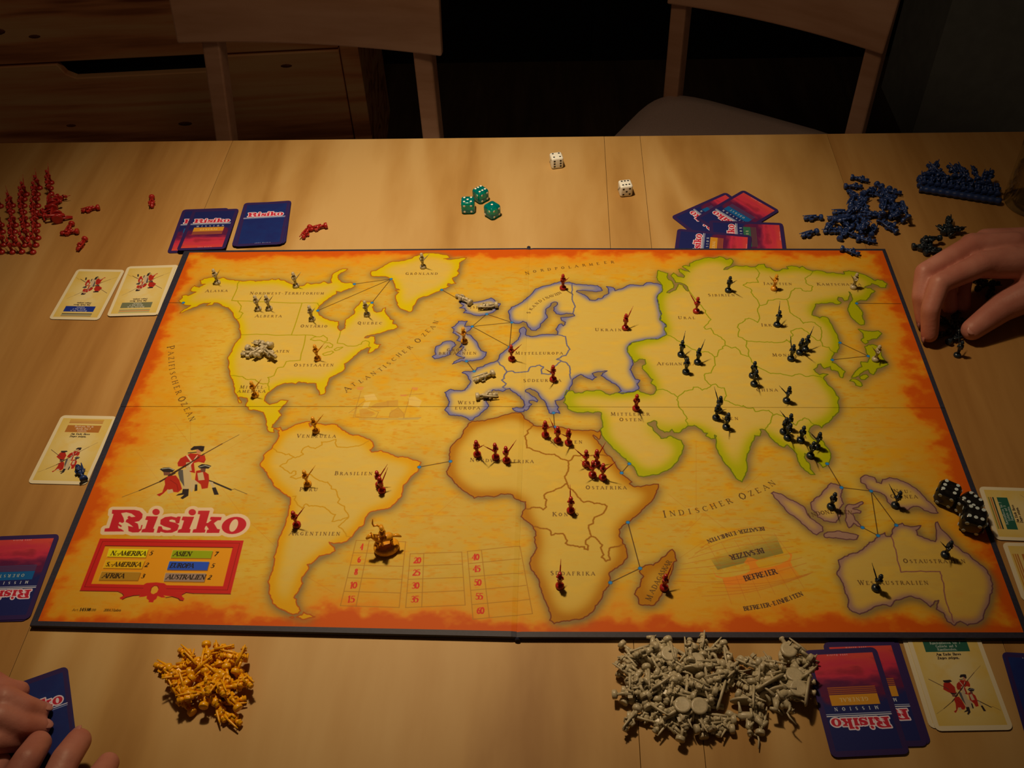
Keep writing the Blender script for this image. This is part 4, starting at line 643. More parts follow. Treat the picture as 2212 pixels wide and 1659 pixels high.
# ================= the game board: four folding panels =================
M_print = printmat('map_print', paint_map().image('map_print', (1, .97, .74)), 0.55, 0.12)
M_rim = plastic('black_linen_paper', (44,38,42), 0.55, 500, 0.15, Specular_IOR_Level=0.3)
def L2(p, q): A = at_np([p, q], ZB)[:, :2]; return A[0], A[1]-A[0]
def X2(l1, l2):
    (p, d), (q, e) = l1, l2; den = d[0]*e[1]-d[1]*e[0]; t = ((q[0]-p[0])*e[1]-(q[1]-p[1])*e[0])/den; return p + d*t
def par(l, off): p, d = l; n = np.array([-d[1], d[0]])/np.hypot(*d); return p+n*off, d
board = empty('game_board', (0, 0, ZT), 0, 'folding world map strategy game board with orange worn edge lying on the table', 'game board')
foldL = L2((1144,538), (1116,1364)); seamL, seamR = L2((265,878), (1137,878.3)), L2((1137,878.3), (2050,881))
V = {'l': [L2((398,541.5),(64,1351)), L2((409.5,545.5),(82,1341.5)), par(foldL, -0.0042), par(foldL, -0.0004)], 'r': [L2((1912,537.5),(2229,1378)), L2((1906,541.5),(2211,1366)), par(foldL, 0.0042), par(foldL, 0.0004)]}
Hz = {'l': [L2((398,541.5),(1144,535.8)), L2((409.5,545.5),(1144,538.6)), par(seamL, 0.0009), par(seamL, 0.00018), par(seamL, -0.00018), par(seamL, -0.0009), L2((82,1341.5),(1116,1363.5)), L2((64,1351),(1116,1375.5))],
      'r': [L2((1144,535.8),(1912,537.5)), L2((1144,538.6),(1906,541.5)), par(seamR, 0.0006), par(seamR, 0.00006), par(seamR, -0.00006), par(seamR, -0.0006), L2((1116,1364.5),(2211,1366)), L2((1116,1376),(2229,1378))]}
if np.cross(foldL[1], np.array([1.0, 0])) < 0: pass
def side(l, x): return l
for s_ in 'lr':
    # make sure the fold offsets lie on the proper side
    for k in (2, 3):
        p, d = V[s_][k]; base = foldL[0]; 
        off = 0.0042 if k == 2 else 0.00003; n = np.array([-d[1], d[0]])/np.hypot(*d); want = -1 if s_ == 'l' else 1
        V[s_][k] = (foldL[0] + n*off*(want if n[0] > 0 else -want), d)
    for k, off in ((2, 1), (3, 1), (4, -1), (5, -1)):
        sl = seamL if s_ == 'l' else seamR; o_ = {2: .0009, 3: .00018, 4: .00018, 5: .0009}[k] * (1 if s_ == 'l' else .6); d = sl[1]; n = np.array([-d[1], d[0]])/np.hypot(*d); n = n if n[1] > 0 else -n
        Hz[s_][k] = (sl[0] + n*o_*off, d)
    for rows in ((0, 1, 2, 3), (7, 6, 5, 4)):
        g = [[X2(V[s_][c], Hz[s_][r]) for r in rows] for c in range(4)]
        hz = lambda c, r: 0.0 if (c < 3 and r < 3) else (-0.0006 if c == 3 else -0.0003)
        vs = [(g[c][r][0], g[c][r][1], ZB-ZT+hz(c, r)) for c in range(4) for r in range(4)]; z0 = 0.0007
        ring = [(c, 0) for c in range(4)] + [(3, r) for r in range(1, 4)] + [(c, 3) for c in (2, 1, 0)] + [(0, r) for r in (2, 1)]
        nb = len(vs); vs += [(g[c][r][0], g[c][r][1], z0) for c, r in ring]
        fs = []; mi = []
        for c in range(3):
            for r in range(3): fs.append((c*4+r, (c+1)*4+r, (c+1)*4+r+1, c*4+r+1)); mi.append(1 if (c == 0 or r == 0) else 0)
        m_ = len(ring)
        for i in range(m_):
            a_, b_ = ring[i], ring[(i+1) % m_]; fs.append((a_[0]*4+a_[1], nb+i, nb+(i+1) % m_, b_[0]*4+b_[1])); mi.append(1)
        fs.append(tuple(nb+i for i in range(m_))); mi.append(1)
        me = bpy.data.meshes.new('board_panel'); me.from_pydata(vs, [], fs); me.materials.append(M_print); me.materials.append(M_rim)
        me.polygons.foreach_set('material_index', mi); uv = me.uv_layers.new(name='UVMap')
        co = [(vs[l.vertex_index][0], vs[l.vertex_index][1]) for l in me.loops]
        uv.data.foreach_set('uv', [t for x, y in co for t in ((x-MX0)/(MX1-MX0), (y-(MY1-MH*MRES))/(MH*MRES))])
        bm = bmesh.new(); bm.from_mesh(me); bmesh.ops.recalc_face_normals(bm, faces=bm.faces); bm.to_mesh(me); bm.free(); me.update()
        link('board_panel', me, board)
for (px, py) in ((1142, 538), (1118, 1372)):
    p = at(px, py, 0.003); m = MB(); m.tube([(p.x, p.y-0.004, 0.0022), (p.x, p.y+0.004, 0.0022)], [0.0021, 0.0021], 10); m.build('hinge', M_rim, board)

# ================= cards =================
CW, CH_, CT = 0.0545, 0.0815, 0.0003
KX = 6.4   # canvas px per mm
def ccan(col): return Canvas(int(CW*1000*KX), int(CH_*1000*KX), col)
def fu(cv): return lambda x, y: (x*cv.w, y*cv.h)
def put_logo(cv, x0, x1, yb, tilt=0):
    U = at_np([(140+x/5.2667, 1080+y/5.2667) for x, y in ((450,360),(2062,385),(540,112))], ZB)
    ex = (U[1]-U[0])[:2]; Wd = np.hypot(*ex)
    def f_(pts):
        P = at_np([(140+x/5.2667, 1080+y/5.2667) for x, y in pts], ZB)[:, :2]-U[0][:2]
        k = (x1-x0)*cv.w/Wd; return [(x0*cv.w+p[0]*k, yb*cv.h-p[1]*k*1.0) for p in P]
    draw_logo(cv, f_, 6, (196,34,44), (232,196,178))
NAVY, PURP = (28,36,74), (54,32,66)
def paint_blue():
    cv = ccan(PURP); u = fu(cv); n = vnoise(cv.h, cv.w, 60, 80, 3, 21)
    cv.fill([u(.05,.035), u(.95,.035), u(.95,.965), u(.05,.965)], (28,36,80)); cv.mix(np.clip((n-.35)*1.2, 0, 1)*.6, (24,54,98))
    cv.line([u(.05,.035), u(.95,.035), u(.95,.965), u(.05,.965)], 14, PURP, 1, True)
    put_logo(cv, .14, .90, .335); cv.seg(u(.06,.36), u(.94,.36), 5, (210,190,190)); cv.seg(u(.06,.377), u(.94,.377), 3, (170,170,190))
    text(cv, '2004 Hasbro', u(.42,.955), u(.74,.955), 8, (220,200,200), small=1)
    return cv
def paint_mission(rank, band):
    cv = ccan(PURP); u = fu(cv); h, w = cv.h, cv.w; n = vnoise(h, w, 50, 120, 4, 31); Y = (np.arange(h)[:, None]/h).astype(np.float32) + (n-.5)*.22
    cv.fill([u(.05,.035), u(.95,.035), u(.95,.965), u(.05,.965)], (32,34,74))
    m = np.zeros((h, w), np.float32); m[int(.035*h):int(.965*h), int(.05*w):int(.95*w)] = 1
    cv.mix(m*np.clip((Y-.46)*9, 0, 1), (92,26,52)); cv.mix(m*np.clip((Y-.62)*8, 0, 1), (196,44,56)); cv.mix(m*np.clip((Y-.78)*3.2, 0, 1), (222,90,36)); cv.mix(m*np.clip((n-.56)*5, 0, 1)*.45*(Y > .5), (120,24,40))
    put_logo(cv, .13, .90, .335); cv.seg(u(.06,.36), u(.94,.36), 5, (220,200,190)); cv.seg(u(.06,.377), u(.94,.377), 3, (200,190,200))
    text(cv, 'MISSION', u(.22,.437), u(.80,.437), 15, (236,226,220), small=1, bold=1.3)
    cv.fill([u(.18,.455), u(.82,.455), u(.82,.555), u(.18,.555)], band); text(cv, rank, u(.32,.523), u(.70,.523), 17, (226,190,130), small=1)
    for k in range(4): cv.fill([u(.18,.562+k*.018), u(.82,.562+k*.018), u(.82,.574+k*.018), u(.18,.574+k*.018)], tuple(.6*c+.4*d_ for c, d_ in zip(band, (150,40,40))), .8)
    cv.line([u(.05,.035), u(.95,.035), u(.95,.965), u(.05,.965)], 16, PURP, 1, True); text(cv, '2004 Hasbro', u(.42,.945), u(.70,.945), 7, (240,200,170), small=1)
    return cv
def paint_rule(band, lines, stripes):
    cv = ccan((224,188,130)); u = fu(cv); h, w = cv.h, cv.w; n = vnoise(h, w, 60, 60, 3, 41)
    cv.fill([u(.06,.045), u(.94,.045), u(.94,.955), u(.06,.955)], (214,166,70)); X = np.abs(np.arange(w)[None]/w-.5)*2; Y = np.abs(np.arange(h)[:, None]/h-.5)*2
    m = np.zeros((h, w), np.float32); m[int(.045*h):int(.955*h), int(.06*w):int(.94*w)] = 1
    cv.mix(m*np.clip(1.25-np.hypot(X*1.1, Y), 0, 1).astype(np.float32)*.8, (228,190,120)); cv.mix(m*np.clip((n-.5)*3, 0, 1)*.4, (220,160,50))
    for k, c in enumerate(stripes): cv.fill([u(.20,.06+k*.022), u(.80,.06+k*.022), u(.80,.074+k*.022), u(.20,.074+k*.022)], c)
    cv.fill([u(.20,.15), u(.80,.15), u(.80,.255), u(.20,.255)], band)
    for k, s in enumerate(lines): wd = .022*len(s); text(cv, s, u(.5-wd/2,.178+k*.033), u(.5+wd/2,.178+k*.033), 13, (232,206,170), small=1)
    for k, s in enumerate(('Am Ende Ihres', 'Zuges zeigen.')): text(cv, s, u(.33,.292+k*.036), u(.66-.04*k,.292+k*.036), 12, (40,26,20), small=1, bold=1.8)
    f_ = lambda pts: [((p[0]-835)/1105*w*.84+.08*w, (p[1]-160)/570*h*.46+.40*h) for p in pts]
    soldiers(cv, f_)
    # fourth man and his musket on the cards
    q = lambda s: [(float(a)*w, float(b)*h) for a, b in (p.split(',') for p in s.split())]
    cv.fill(q(".30,.56 .38,.55 .43,.60 .42,.66 .33,.65 .27,.62"), (176,38,22)); cv.fill(q(".30,.535 .40,.53 .42,.545 .36,.56 .31,.555"), (46,34,30)); cv.seg((.12*w,.52*h), (.34*w,.62*h), 3, (90,60,40))
    return cv
CARDS = {'blue': paint_blue(), 'general': paint_mission('GENERAL', (206,130,30)), 'oberst': paint_mission('OBERST', (20,84,120)), 'major': paint_mission('MAJOR', (52,96,60)),
         'rule_blue': paint_rule((30,46,110), ('Besetzen Sie in', 'diesem Zug 3', 'Gebiete.'), [(150,110,70), (120,120,90), (30,30,40)]), 'rule_grey': paint_rule((112,104,66), ('Befreien Sie in', 'diesem Zug 3', 'Gebiete.'), [(150,150,100), (190,110,60), (130,120,80)]),
         'rule_brown': paint_rule((176,100,34), ('Besiegen Sie in', 'diesem Zug 3', 'Gebiete.'), [(196,130,40), (186,110,40), (176,100,40)]), 'rule_green': paint_rule((40,84,56), ('Kontrollieren Sie 7', 'Gebiete auf 3', 'Kontinenten.'), [(140,120,50), (180,100,40), (40,50,40)])}
M_edge = plastic('card_edge', (206,188,160), 0.8, 300, 0.1); M_edgeb = plastic('card_edge_blue', (52,44,104), 0.8, 300, 0.1)
CM = {}
def card_mesh(kind):
    if kind in CM: return CM[kind]
    mat = printmat('print_' + kind, CARDS[kind].image('print_' + kind), 0.4, 0.3); r = 0.0042; P = []
    for cx, cy, a0 in ((CW/2-r, CH_/2-r, 0), (-CW/2+r, CH_/2-r, 90), (-CW/2+r, -CH_/2+r, 180), (CW/2-r, -CH_/2+r, 270)):
        for k in range(5): a = math.radians(a0+k*22.5); P.append((cx+r*math.cos(a), cy+r*math.sin(a)))
    n = len(P); me = bpy.data.meshes.new('card'); vs = [(x, y, 0) for x, y in P] + [(x, y, CT) for x, y in P]
    me.from_pydata(vs, [], [tuple(range(n-1, -1, -1)), tuple(range(n, 2*n))] + [(i, (i+1) % n, (i+1) % n+n, i+n) for i in range(n)])
    me.materials.append(mat); me.materials.append(M_edge if 'rule' in kind else M_edgeb); me.polygons.foreach_set('material_index', [1, 0]+[1]*n)
    uv = me.uv_layers.new(name='UVMap'); uv.data.foreach_set('uv', [t for l in me.loops for t in (vs[l.vertex_index][0]/CW+.5, vs[l.vertex_index][1]/CH_+.5)]); me.update()
    CM[kind] = me; return me
def card(kind, label, which, p, q, h0=0.0, h1=None, name='playing_card', group=None, dx=0.0):
    """which edge of the print (p,q) gives: top TL,TR / bottom BL,BR / left BL,TL / right BR,TR; h0 = height above the table"""
    h1 = h0 if h1 is None else h1
    a, b = at(*p, h0), at(*q, h1); e = (b-a).normalized(); m = (a+b)/2; up = Vector((0, 0, 1))
    if which in ('top', 'bottom'): X = e; Y = up.cross(X).normalized(); c = m + Y*(CH_/2 if which == 'bottom' else -CH_/2)
    else: Y = e; X = Y.cross(up).normalized(); c = m + X*(CW/2 if which == 'left' else -CW/2)
    Z = X.cross(Y).normalized()
    o = link(name, card_mesh(kind)); M = Matrix((X, Y, Z)).transposed().to_4x4(); M.translation = c + Z*0.0002 + X*dx; o.matrix_world = M
    return tag(o, label, 'card', group)
g1 = 'blue cards in the draw deck'
for k in range(9):
    r_ = random.Random(k); j = (r_.uniform(-1.6, 1.6), r_.uniform(-1.2, 1.2)) if k < 8 else (0, 0)
    o = card('blue', 'blue card of the squared draw deck behind the map of North America' if k < 8 else 'topmost blue card of the draw deck behind the map of North America', 'top', (527+j[0], 440+j[1]), (630+j[0], 434.5-j[1]), 0.0004+k*0.00034, group=g1 if k < 8 else None)
card('oberst', 'sunset-and-navy mission card half hidden under the gold-banded one at upper left', 'bottom', (364,547.5), (462,544), 0.0003)
def tilt_card(kind, label, bl, br, tl, hb, ht):
    a, b, c = at(*bl, hb), at(*br, hb), at(*tl, ht); X = (b-a).normalized(); Y = (c-a); Y = (Y-X*Y.dot(X)).normalized(); Z = X.cross(Y)
    o = link('playing_card', card_mesh(kind)); M = Matrix((X, Y, Z)).transposed().to_4x4(); M.translation = (a+b)/2 + Y*CH_/2; o.matrix_world = M
    return tag(o, label, 'card')
tilt_card('general', 'mission card with gold general band, lower edge resting on the board corner', (383,541.5), (484,538), (408,452), 0.0058, 0.0008)
card('oberst', 'mission card at the back left of the fan, mostly covered, behind Siberia', 'right', (1567,416), (1450,468), 0.0004)
card('oberst', 'mission card with teal band pointing to the upper right of the fan', 'bottom', (1683,455), (1607,411.5), 0.0010)
card('major', 'mission card with dark green band lying crosswise in the fan', 'right', (1676,482), (1546,477), 0.0016)
card('general', 'mission card with gold band lying foremost in the fan at the board edge', 'right', (1629,510), (1458,494), 0.0022)
card('rule_blue', 'cream soldier card with navy banner, outer of the pair left of the board', 'top', (213,692), (106,690), 0.0004)
card('rule_grey', 'cream soldier card almost covered beneath the grey-bannered one', 'top', (350,680), (238,684), 0.0006)
card('rule_grey', 'cream soldier card with grey banner, nearer the board of the pair', 'top', (343,681), (229,684), 0.0011)
card('rule_brown', 'cream soldier card with brown banner beside the left board edge', 'bottom', (56,1044.5), (191,1048), 0.0003)
card('general', 'mission card lowest of the two at the left picture edge', 'left', (128,1158), (58,1342), 0.0003)
card('oberst', 'mission card with teal band lying upside down at the left picture edge', 'left', (130,1154), (64,1338), 0.0008)
card('oberst', 'mission card at the bottom of the three below Australia', 'top', (2010,1608), (1845,1613), 0.0003)
card('general', 'mission card in the middle of the three below Australia', 'top', (2003,1612), (1838,1617), 0.0008)
card('general', 'mission card with gold general band on top, touching the grey heap', 'top', (1967,1629), (1795,1637), 0.0014)
card('rule_grey', 'cream soldier card under the green-bannered one below Australia', 'bottom', (2006,1574), (2178,1571), 0.0003)
card('rule_green', 'cream soldier card with green banner below Australia', 'bottom', (2019,1580), (2192,1577), 0.0008)
card('blue', 'blue card cut off by the lower right picture corner', 'right', (2160,1402), (2232,1650), 0.0004)
card('rule_green', 'cream soldier card turned sideways right of the dark dice', 'top', (2149,1163), (2114,1055), 0.0006)
card('rule_brown', 'cream soldier card turned sideways nearest the right board corner', 'top', (2206,1292), (2166,1179), 0.0003)
# ================= dice =================
PIP = {1: [(0,0)], 2: [(-1,-1),(1,1)], 3: [(-1,-1),(0,0),(1,1)], 4: [(-1,-1),(1,-1),(-1,1),(1,1)], 5: [(-1,-1),(1,-1),(-1,1),(1,1),(0,0)], 6: [(-1,-1),(-1,0),(-1,1),(1,-1),(1,0),(1,1)]}
def die(label, px, py, size, yaw, faces, body, pipm, group=None, rnd_=0.2, h=0.0):
    """faces: top, front(-y), right(+x), back, left"""
    p = at(px, py, h); r = empty('die', (p.x, p.y, ZT+h+0.0002), math.radians(yaw), label, 'die', group); s = size
    bm = bmesh.new(); bmesh.ops.create_cube(bm, size=s); bmesh.ops.bevel(bm, geom=bm.verts[:]+bm.edges[:], offset=s*rnd_, segments=5, affect='EDGES', profile=0.5)
    bmesh.ops.translate(bm, verts=bm.verts, vec=(0, 0, s/2)); me = bpy.data.meshes.new('die_body'); bm.to_mesh(me); bm.free()
    me.polygons.foreach_set('use_smooth', [True]*len(me.polygons)); me.materials.append(body); link('die_body', me, r)
    M = {'top': Matrix.Identity(3), 'front': Matrix.Rotation(math.pi/2, 3, 'X'), 'right': Matrix.Rotation(math.pi/2, 3, 'Z') @ Matrix.Rotation(math.pi/2, 3, 'X'), 'back': Matrix.Rotation(math.pi, 3, 'Z') @ Matrix.Rotation(math.pi/2, 3, 'X'), 'left': Matrix.Rotation(-math.pi/2, 3, 'Z') @ Matrix.Rotation(math.pi/2, 3, 'X')}
    for nm, n in zip(('top', 'front', 'right', 'back', 'left'), faces):
        m = MB(); n_, turn = (n if isinstance(n, tuple) else (n, 0))
        for x, y in PIP[n_]:
            if turn: x, y = y, x
            c = M[nm] @ Vector((x*s*.25, y*s*.25, s/2)) + Vector((0, 0, s/2))
            m.lathe([(s*.088, -0.0001), (s*.08, 0.00012), (s*.05, 0.00004), (0.00001, 0)], 10, c, M[nm])
        m.build('pips', pipm, r)
    return r
M_wdie = plastic('ivory_plastic', (246,224,196), 0.25, 200, 0.04); M_bpip = plastic('black_pip', (14,12,12), 0.4); M_wpip = plastic('white_pip', (250,236,222), 0.4, 300, .03)
def clearmat(name, c, trans=0.85, rough=0.05, ior=1.45):
    m, nt, b = newmat(name); b.inputs['Base Color'].default_value = (*c, 1); b.inputs['Transmission Weight'].default_value = trans; b.inputs['Roughness'].default_value = rough; b.inputs['IOR'].default_value = ior
    t = N(nt, 'ShaderNodeTexCoord'); n = N(nt, 'ShaderNodeTexNoise', Scale=120.0, Detail=2.0); nt.links.new(t.outputs['Object'], n.inputs['Vector'])
    c = np.array(c); r = ramp(nt, [(0.35, c*.75), (0.7, np.clip(c*1.15, 0, 1))]); nt.links.new(n.outputs[0], r.inputs[0]); nt.links.new(r.outputs[0], b.inputs['Base Color'])
    return m
M_teal = clearmat('clear_teal_plastic', (0.0, 0.50, 0.55), 0.72); M_smoke = plastic('marbled_dark_plastic', (26,20,13), 0.18, 160, 0.8)
M_dpip = plastic('dull_pip', (196,186,152), 0.4, 300, .05)
die('white die with four black pips up, farthest back on the table', 1202, 358, .0148, 12, (4, 6, 5, 1, 2), M_wdie, M_bpip, rnd_=.16)
die('white die with six black pips up, right of the other white die', 1350, 418, .0148, 10, ((6, 1), 5, 3, 1, 3), M_wdie, M_bpip, rnd_=.16)
die('clear teal die with five white pips up, left of the three', 1012, 455,   .0156, 2, (5, 4, 1, 3, 6), M_teal, M_wpip, rnd_=.2)
die('clear teal die with six white pips up, back one of the three', 1039, 432, .0156, 42, ((6, 1), 4, 5, 3, 2), M_teal, M_wpip, rnd_=.24)
die('clear teal die with one white pip up, nearest of the three', 1064, 466, .0156, 45, (1, 4, 5, 3, 2), M_teal, M_wpip, rnd_=.24)
HB = ZB - ZT
die('dark marbled die with six pips up, farthest of the three', 2040, 1081, .0185, -32, ((6, 0), 4, 5, 3, 5), M_smoke, M_dpip, rnd_=.3, h=HB)
die('dark marbled die with six pips up, middle one of the three', 2086, 1106, .0180, -52, ((6, 1), 4, 5, 3, 2), M_smoke, M_dpip, rnd_=.3, h=HB)
die('dark marbled six-up die nearest the camera of the three by the board edge', 2094, 1138, .0195, -22, ((6, 1), 4, 5, 3, 4), M_smoke, M_dpip, rnd_=.3, h=HB)

# ---- drinking glass at the right edge ----
gp = at(2226, 440); gr = empty('drinking_glass', (gp.x, gp.y, ZT+0.0002), 0, 'tall clear drinking glass at the right picture edge behind the hand', 'glass')
def thinglass(name, tint, fac):
    m, nt, b = newmat(name); nt.nodes.remove(b); out = nt.nodes['Material Output']
    tr = N(nt, 'ShaderNodeBsdfTransparent'); tr.inputs[0].default_value = (*tint, 1); gl = N(nt, 'ShaderNodeBsdfGlossy', Roughness=0.03); lw = N(nt, 'ShaderNodeLayerWeight', Blend=0.5); fr = N(nt, 'ShaderNodeMath', operation='POWER'); fr.inputs[1].default_value = 4.0; nt.links.new(lw.outputs['Facing'], fr.inputs[0])
    n = N(nt, 'ShaderNodeTexNoise', Scale=60.0); t = N(nt, 'ShaderNodeTexCoord'); nt.links.new(t.outputs['Object'], n.inputs['Vector']); mu = N(nt, 'ShaderNodeMath', operation='MULTIPLY_ADD'); mu.inputs[1].default_value = .04; nt.links.new(n.outputs[0], mu.inputs[0]); nt.links.new(fr.outputs[0], mu.inputs[2])
    mx = N(nt, 'ShaderNodeMixShader'); nt.links.new(mu.outputs[0], mx.inputs[0]); nt.links.new(tr.outputs[0], mx.inputs[1]); nt.links.new(gl.outputs[0], mx.inputs[2]); nt.links.new(mx.outputs[0], out.inputs[0]); return m
M_glass = thinglass('clear_glass', (.93, .95, .92), 1)
m = MB(); R0 = 0.030; m.lathe([(0.0001, 0), (R0*.9, 0), (R0, .003), (R0*1.03, .06), (R0*1.13, .125), (R0*1.13-.0014, .1255), (R0*1.03-.002, .06), (R0-.003, .012), (R0*.6, .008), (0.0001, .0075)], 40); m.build('glass_body', M_glass, gr)
m = MB(); m.lathe([(0.0001, .0082), (R0*.6, .0085), (R0-.0033, .0125), (R0*1.01-.0023, .045), (0.0001, .045)], 40); m.build('drink', thinglass('pale_drink', (.93, .84, .62), 1), gr)

# ================= playing pieces =================
PL_ = {'red': plastic('red_plastic', (168,30,20), 0.32, 800, 0.1), 'black': plastic('black_plastic', (34,38,36), 0.28, 800, 0.15), 'grey': plastic('grey_plastic', (190,156,102), 0.36, 800, 0.08), 'yellow': plastic('yellow_plastic', (246,156,8), 0.34, 800, 0.08),
       'gold': plastic('amber_plastic', (226,140,24), 0.25, 700, 0.15), 'blue': plastic('blue_plastic', (38,52,80), 0.34, 800, 0.12)}
for k, sub in (('red', .05), ('grey', .1), ('yellow', .12), ('gold', .2)):
    PL_[k].node_tree.nodes['Principled BSDF'].inputs['Subsurface Weight'].default_value = sub; PL_[k].node_tree.nodes['Principled BSDF'].inputs['Subsurface Radius'].default_value = (.002, .001, .0005)
mm = 0.001
def sol_base(m, n=14): m.lathe([(3.2*mm, 0), (3.55*mm, .4*mm), (3.55*mm, 2.0*mm), (3.0*mm, 2.8*mm), (1.6*mm, 3.6*mm), (1e-5, 3.9*mm)], n)
def sol_body(m, n=8):
    for s_ in (-1, 1): m.tube([(-.4*mm*s_, .8*s_*mm, 3.6*mm), (.1*mm, .8*s_*mm, 6.5*mm), (0, .6*s_*mm, 9.6*mm)], [1.0*mm, .85*mm, 1.15*mm], 6)
    m.lathe([(1.5*mm, 8.6*mm), (2.1*mm, 9.2*mm), (1.7*mm, 11*mm), (2.2*mm, 13.2*mm), (1.9*mm, 14.4*mm), (.8*mm, 15*mm)], n, (0, 0, 0), Matrix.Diagonal((.85, 1.08, 1)))
    m.ell((.1*mm, 0, 16.2*mm), (1.35*mm, 1.3*mm, 1.5*mm), n, 5)
    m.lathe([(1.9*mm, 16.9*mm), (2.0*mm, 17.2*mm), (1.35*mm, 17.5*mm), (1.45*mm, 19.2*mm), (.9*mm, 19.5*mm)], n)
    m.box((-1.9*mm, 0, 12.2*mm), (1.4*mm, 2.6*mm, 3.2*mm))
    m.tube([(0, 2.0*mm, 14*mm), (1.0*mm, 2.5*mm, 11.6*mm), (2.9*mm, .9*mm, 12.2*mm)], [.85*mm, .75*mm, .6*mm], 6)
    m.tube([(0, -2.0*mm, 14*mm), (-.2*mm, -2.7*mm, 11.4*mm), (1.5*mm, -1.2*mm, 10.2*mm)], [.85*mm, .75*mm, .6*mm], 6)
def sol_gun(m): m.tube([(-.6*mm, -.6*mm, 7.4*mm), (1.6*mm, -.3*mm, 10.6*mm), (2.6*mm, .2*mm, 12.0*mm), (7.4*mm, .2*mm, 18.4*mm), (8.0*mm, .2*mm, 19.2*mm), (10.8*mm, .2*mm, 23*mm)], [.85*mm, .8*mm, .6*mm, .5*mm, .3*mm, .14*mm], 6)
def horse(m):
    for x, y, dx in ((4, 1.4, .8), (4, -1.4, 2.6), (-4.2, 1.5, -.6), (-4.2, -1.5, .4)): m.tube([((x+dx)*mm, y*mm, 1.2*mm), ((x+dx*.4)*mm, y*mm, 4.6*mm), (x*mm, y*.9*mm, 8.4*mm)], [.6*mm, .7*mm, 1.3*mm], 6)
    m.tube([(-5.4*mm, 0, 9.0*mm), (-3.6*mm, 0, 9.8*mm), (0, 0, 9.4*mm), (3.6*mm, 0, 9.8*mm), (5.0*mm, 0, 10.6*mm)], [1.6*mm, 2.6*mm, 2.3*mm, 2.6*mm, 1.7*mm], 8)
    m.tube([(4.0*mm, 0, 10.4*mm), (6.2*mm, 0, 13.2*mm), (7.4*mm, 0, 15*mm)], [2.2*mm, 1.5*mm, 1.3*mm], 8); m.tube([(6.8*mm, 0, 15.2*mm), (8.6*mm, 0, 13.8*mm), (10.2*mm, 0, 12.4*mm)], [1.4*mm, 1.2*mm, .8*mm], 8)
    for s_ in (-.6, .6): m.tube([(6.8*mm, s_*mm, 15.6*mm), (6.7*mm, s_*mm, 17.4*mm)], [.5*mm, .1*mm], 5)
    m.tube([(-5.8*mm, 0, 9.6*mm), (-8.6*mm, 0, 9.0*mm), (-10.6*mm, 0, 6.6*mm)], [.9*mm, 1.2*mm, .5*mm], 6)
def rider(m):
    for s_ in (-1, 1): m.tube([(0, s_*1.2*mm, 12*mm), (1.8*mm, s_*2.9*mm, 10.4*mm), (1.4*mm, s_*3.0*mm, 6.6*mm)], [1.2*mm, 1.0*mm, .8*mm], 6)
    m.lathe([(1.7*mm, 11.4*mm), (1.6*mm, 13.4*mm), (2.2*mm, 15.6*mm), (1.8*mm, 17*mm), (.8*mm, 17.6*mm)], 8); m.ell((0, 0, 18.8*mm), (1.4*mm, 1.3*mm, 1.5*mm), 8, 5); m.lathe([(2.3*mm, 19.4*mm), (2.2*mm, 19.8*mm), (1.2*mm, 20*mm), (1.3*mm, 21.2*mm), (.3*mm, 21.4*mm)], 8, (0, 0, 0), Matrix.Diagonal((.7, 1.2, 1)))
    m.tube([(0, -2*mm, 16.8*mm), (2.2*mm, -3.2*mm, 18.6*mm), (4.4*mm, -2.6*mm, 19.6*mm)], [.9*mm, .7*mm, .6*mm], 6); m.tube([(0, 2*mm, 16.6*mm), (2.4*mm, 2.0*mm, 14*mm)], [.9*mm, .6*mm], 6)
def sword(m): m.tube([(4.4*mm, -2.6*mm, 19.2*mm), (4.8*mm, -2.6*mm, 22*mm), (4.0*mm, -2.6*mm, 27*mm)], [.5*mm, .55*mm, .3*mm], 6)
def oval(m): m.lathe([(.9, 0), (1, .5*mm), (1, 1.2*mm), (.86, 1.6*mm), (1e-4, 1.7*mm)], 20, (0, 0, 0), Matrix(((9.4*mm, 0, 0), (0, 4.8*mm, 0), (0, 0, 1))))
def cannon(m):
    m.tube([(-6*mm, 0, 4.2*mm), (-5.4*mm, 0, 4.6*mm), (0, 0, 5.8*mm), (7*mm, 0, 7.4*mm), (7.6*mm, 0, 7.5*mm), (8.4*mm, 0, 7.7*mm)], [.6*mm, 1.7*mm, 1.5*mm, 1.1*mm, 1.6*mm, 1.3*mm], 10)
    for s_ in (-1, 1):
        Mx = Matrix.Rotation(math.pi/2, 3, 'X'); m.lathe([(3.0*mm, -.6*mm), (4.3*mm, -.7*mm), (4.3*mm, .7*mm), (3.2*mm, .6*mm)], 16, (0, s_*3.4*mm, 4.3*mm), Mx); m.lathe([(.01*mm, -.4*mm), (3.2*mm, -.25*mm), (3.2*mm, .25*mm), (.01*mm, .4*mm)], 12, (0, s_*3.4*mm, 4.3*mm), Mx)
        m.tube([(2*mm, s_*1.5*mm, 4.8*mm), (-5*mm, s_*1.3*mm, 2.6*mm), (-11*mm, s_*.7*mm, .9*mm)], [.9*mm, .9*mm, .8*mm], 6)
    m.tube([(0, -3.6*mm, 4.3*mm), (0, 3.6*mm, 4.3*mm)], [.6*mm, .6*mm], 6)
PM = {}
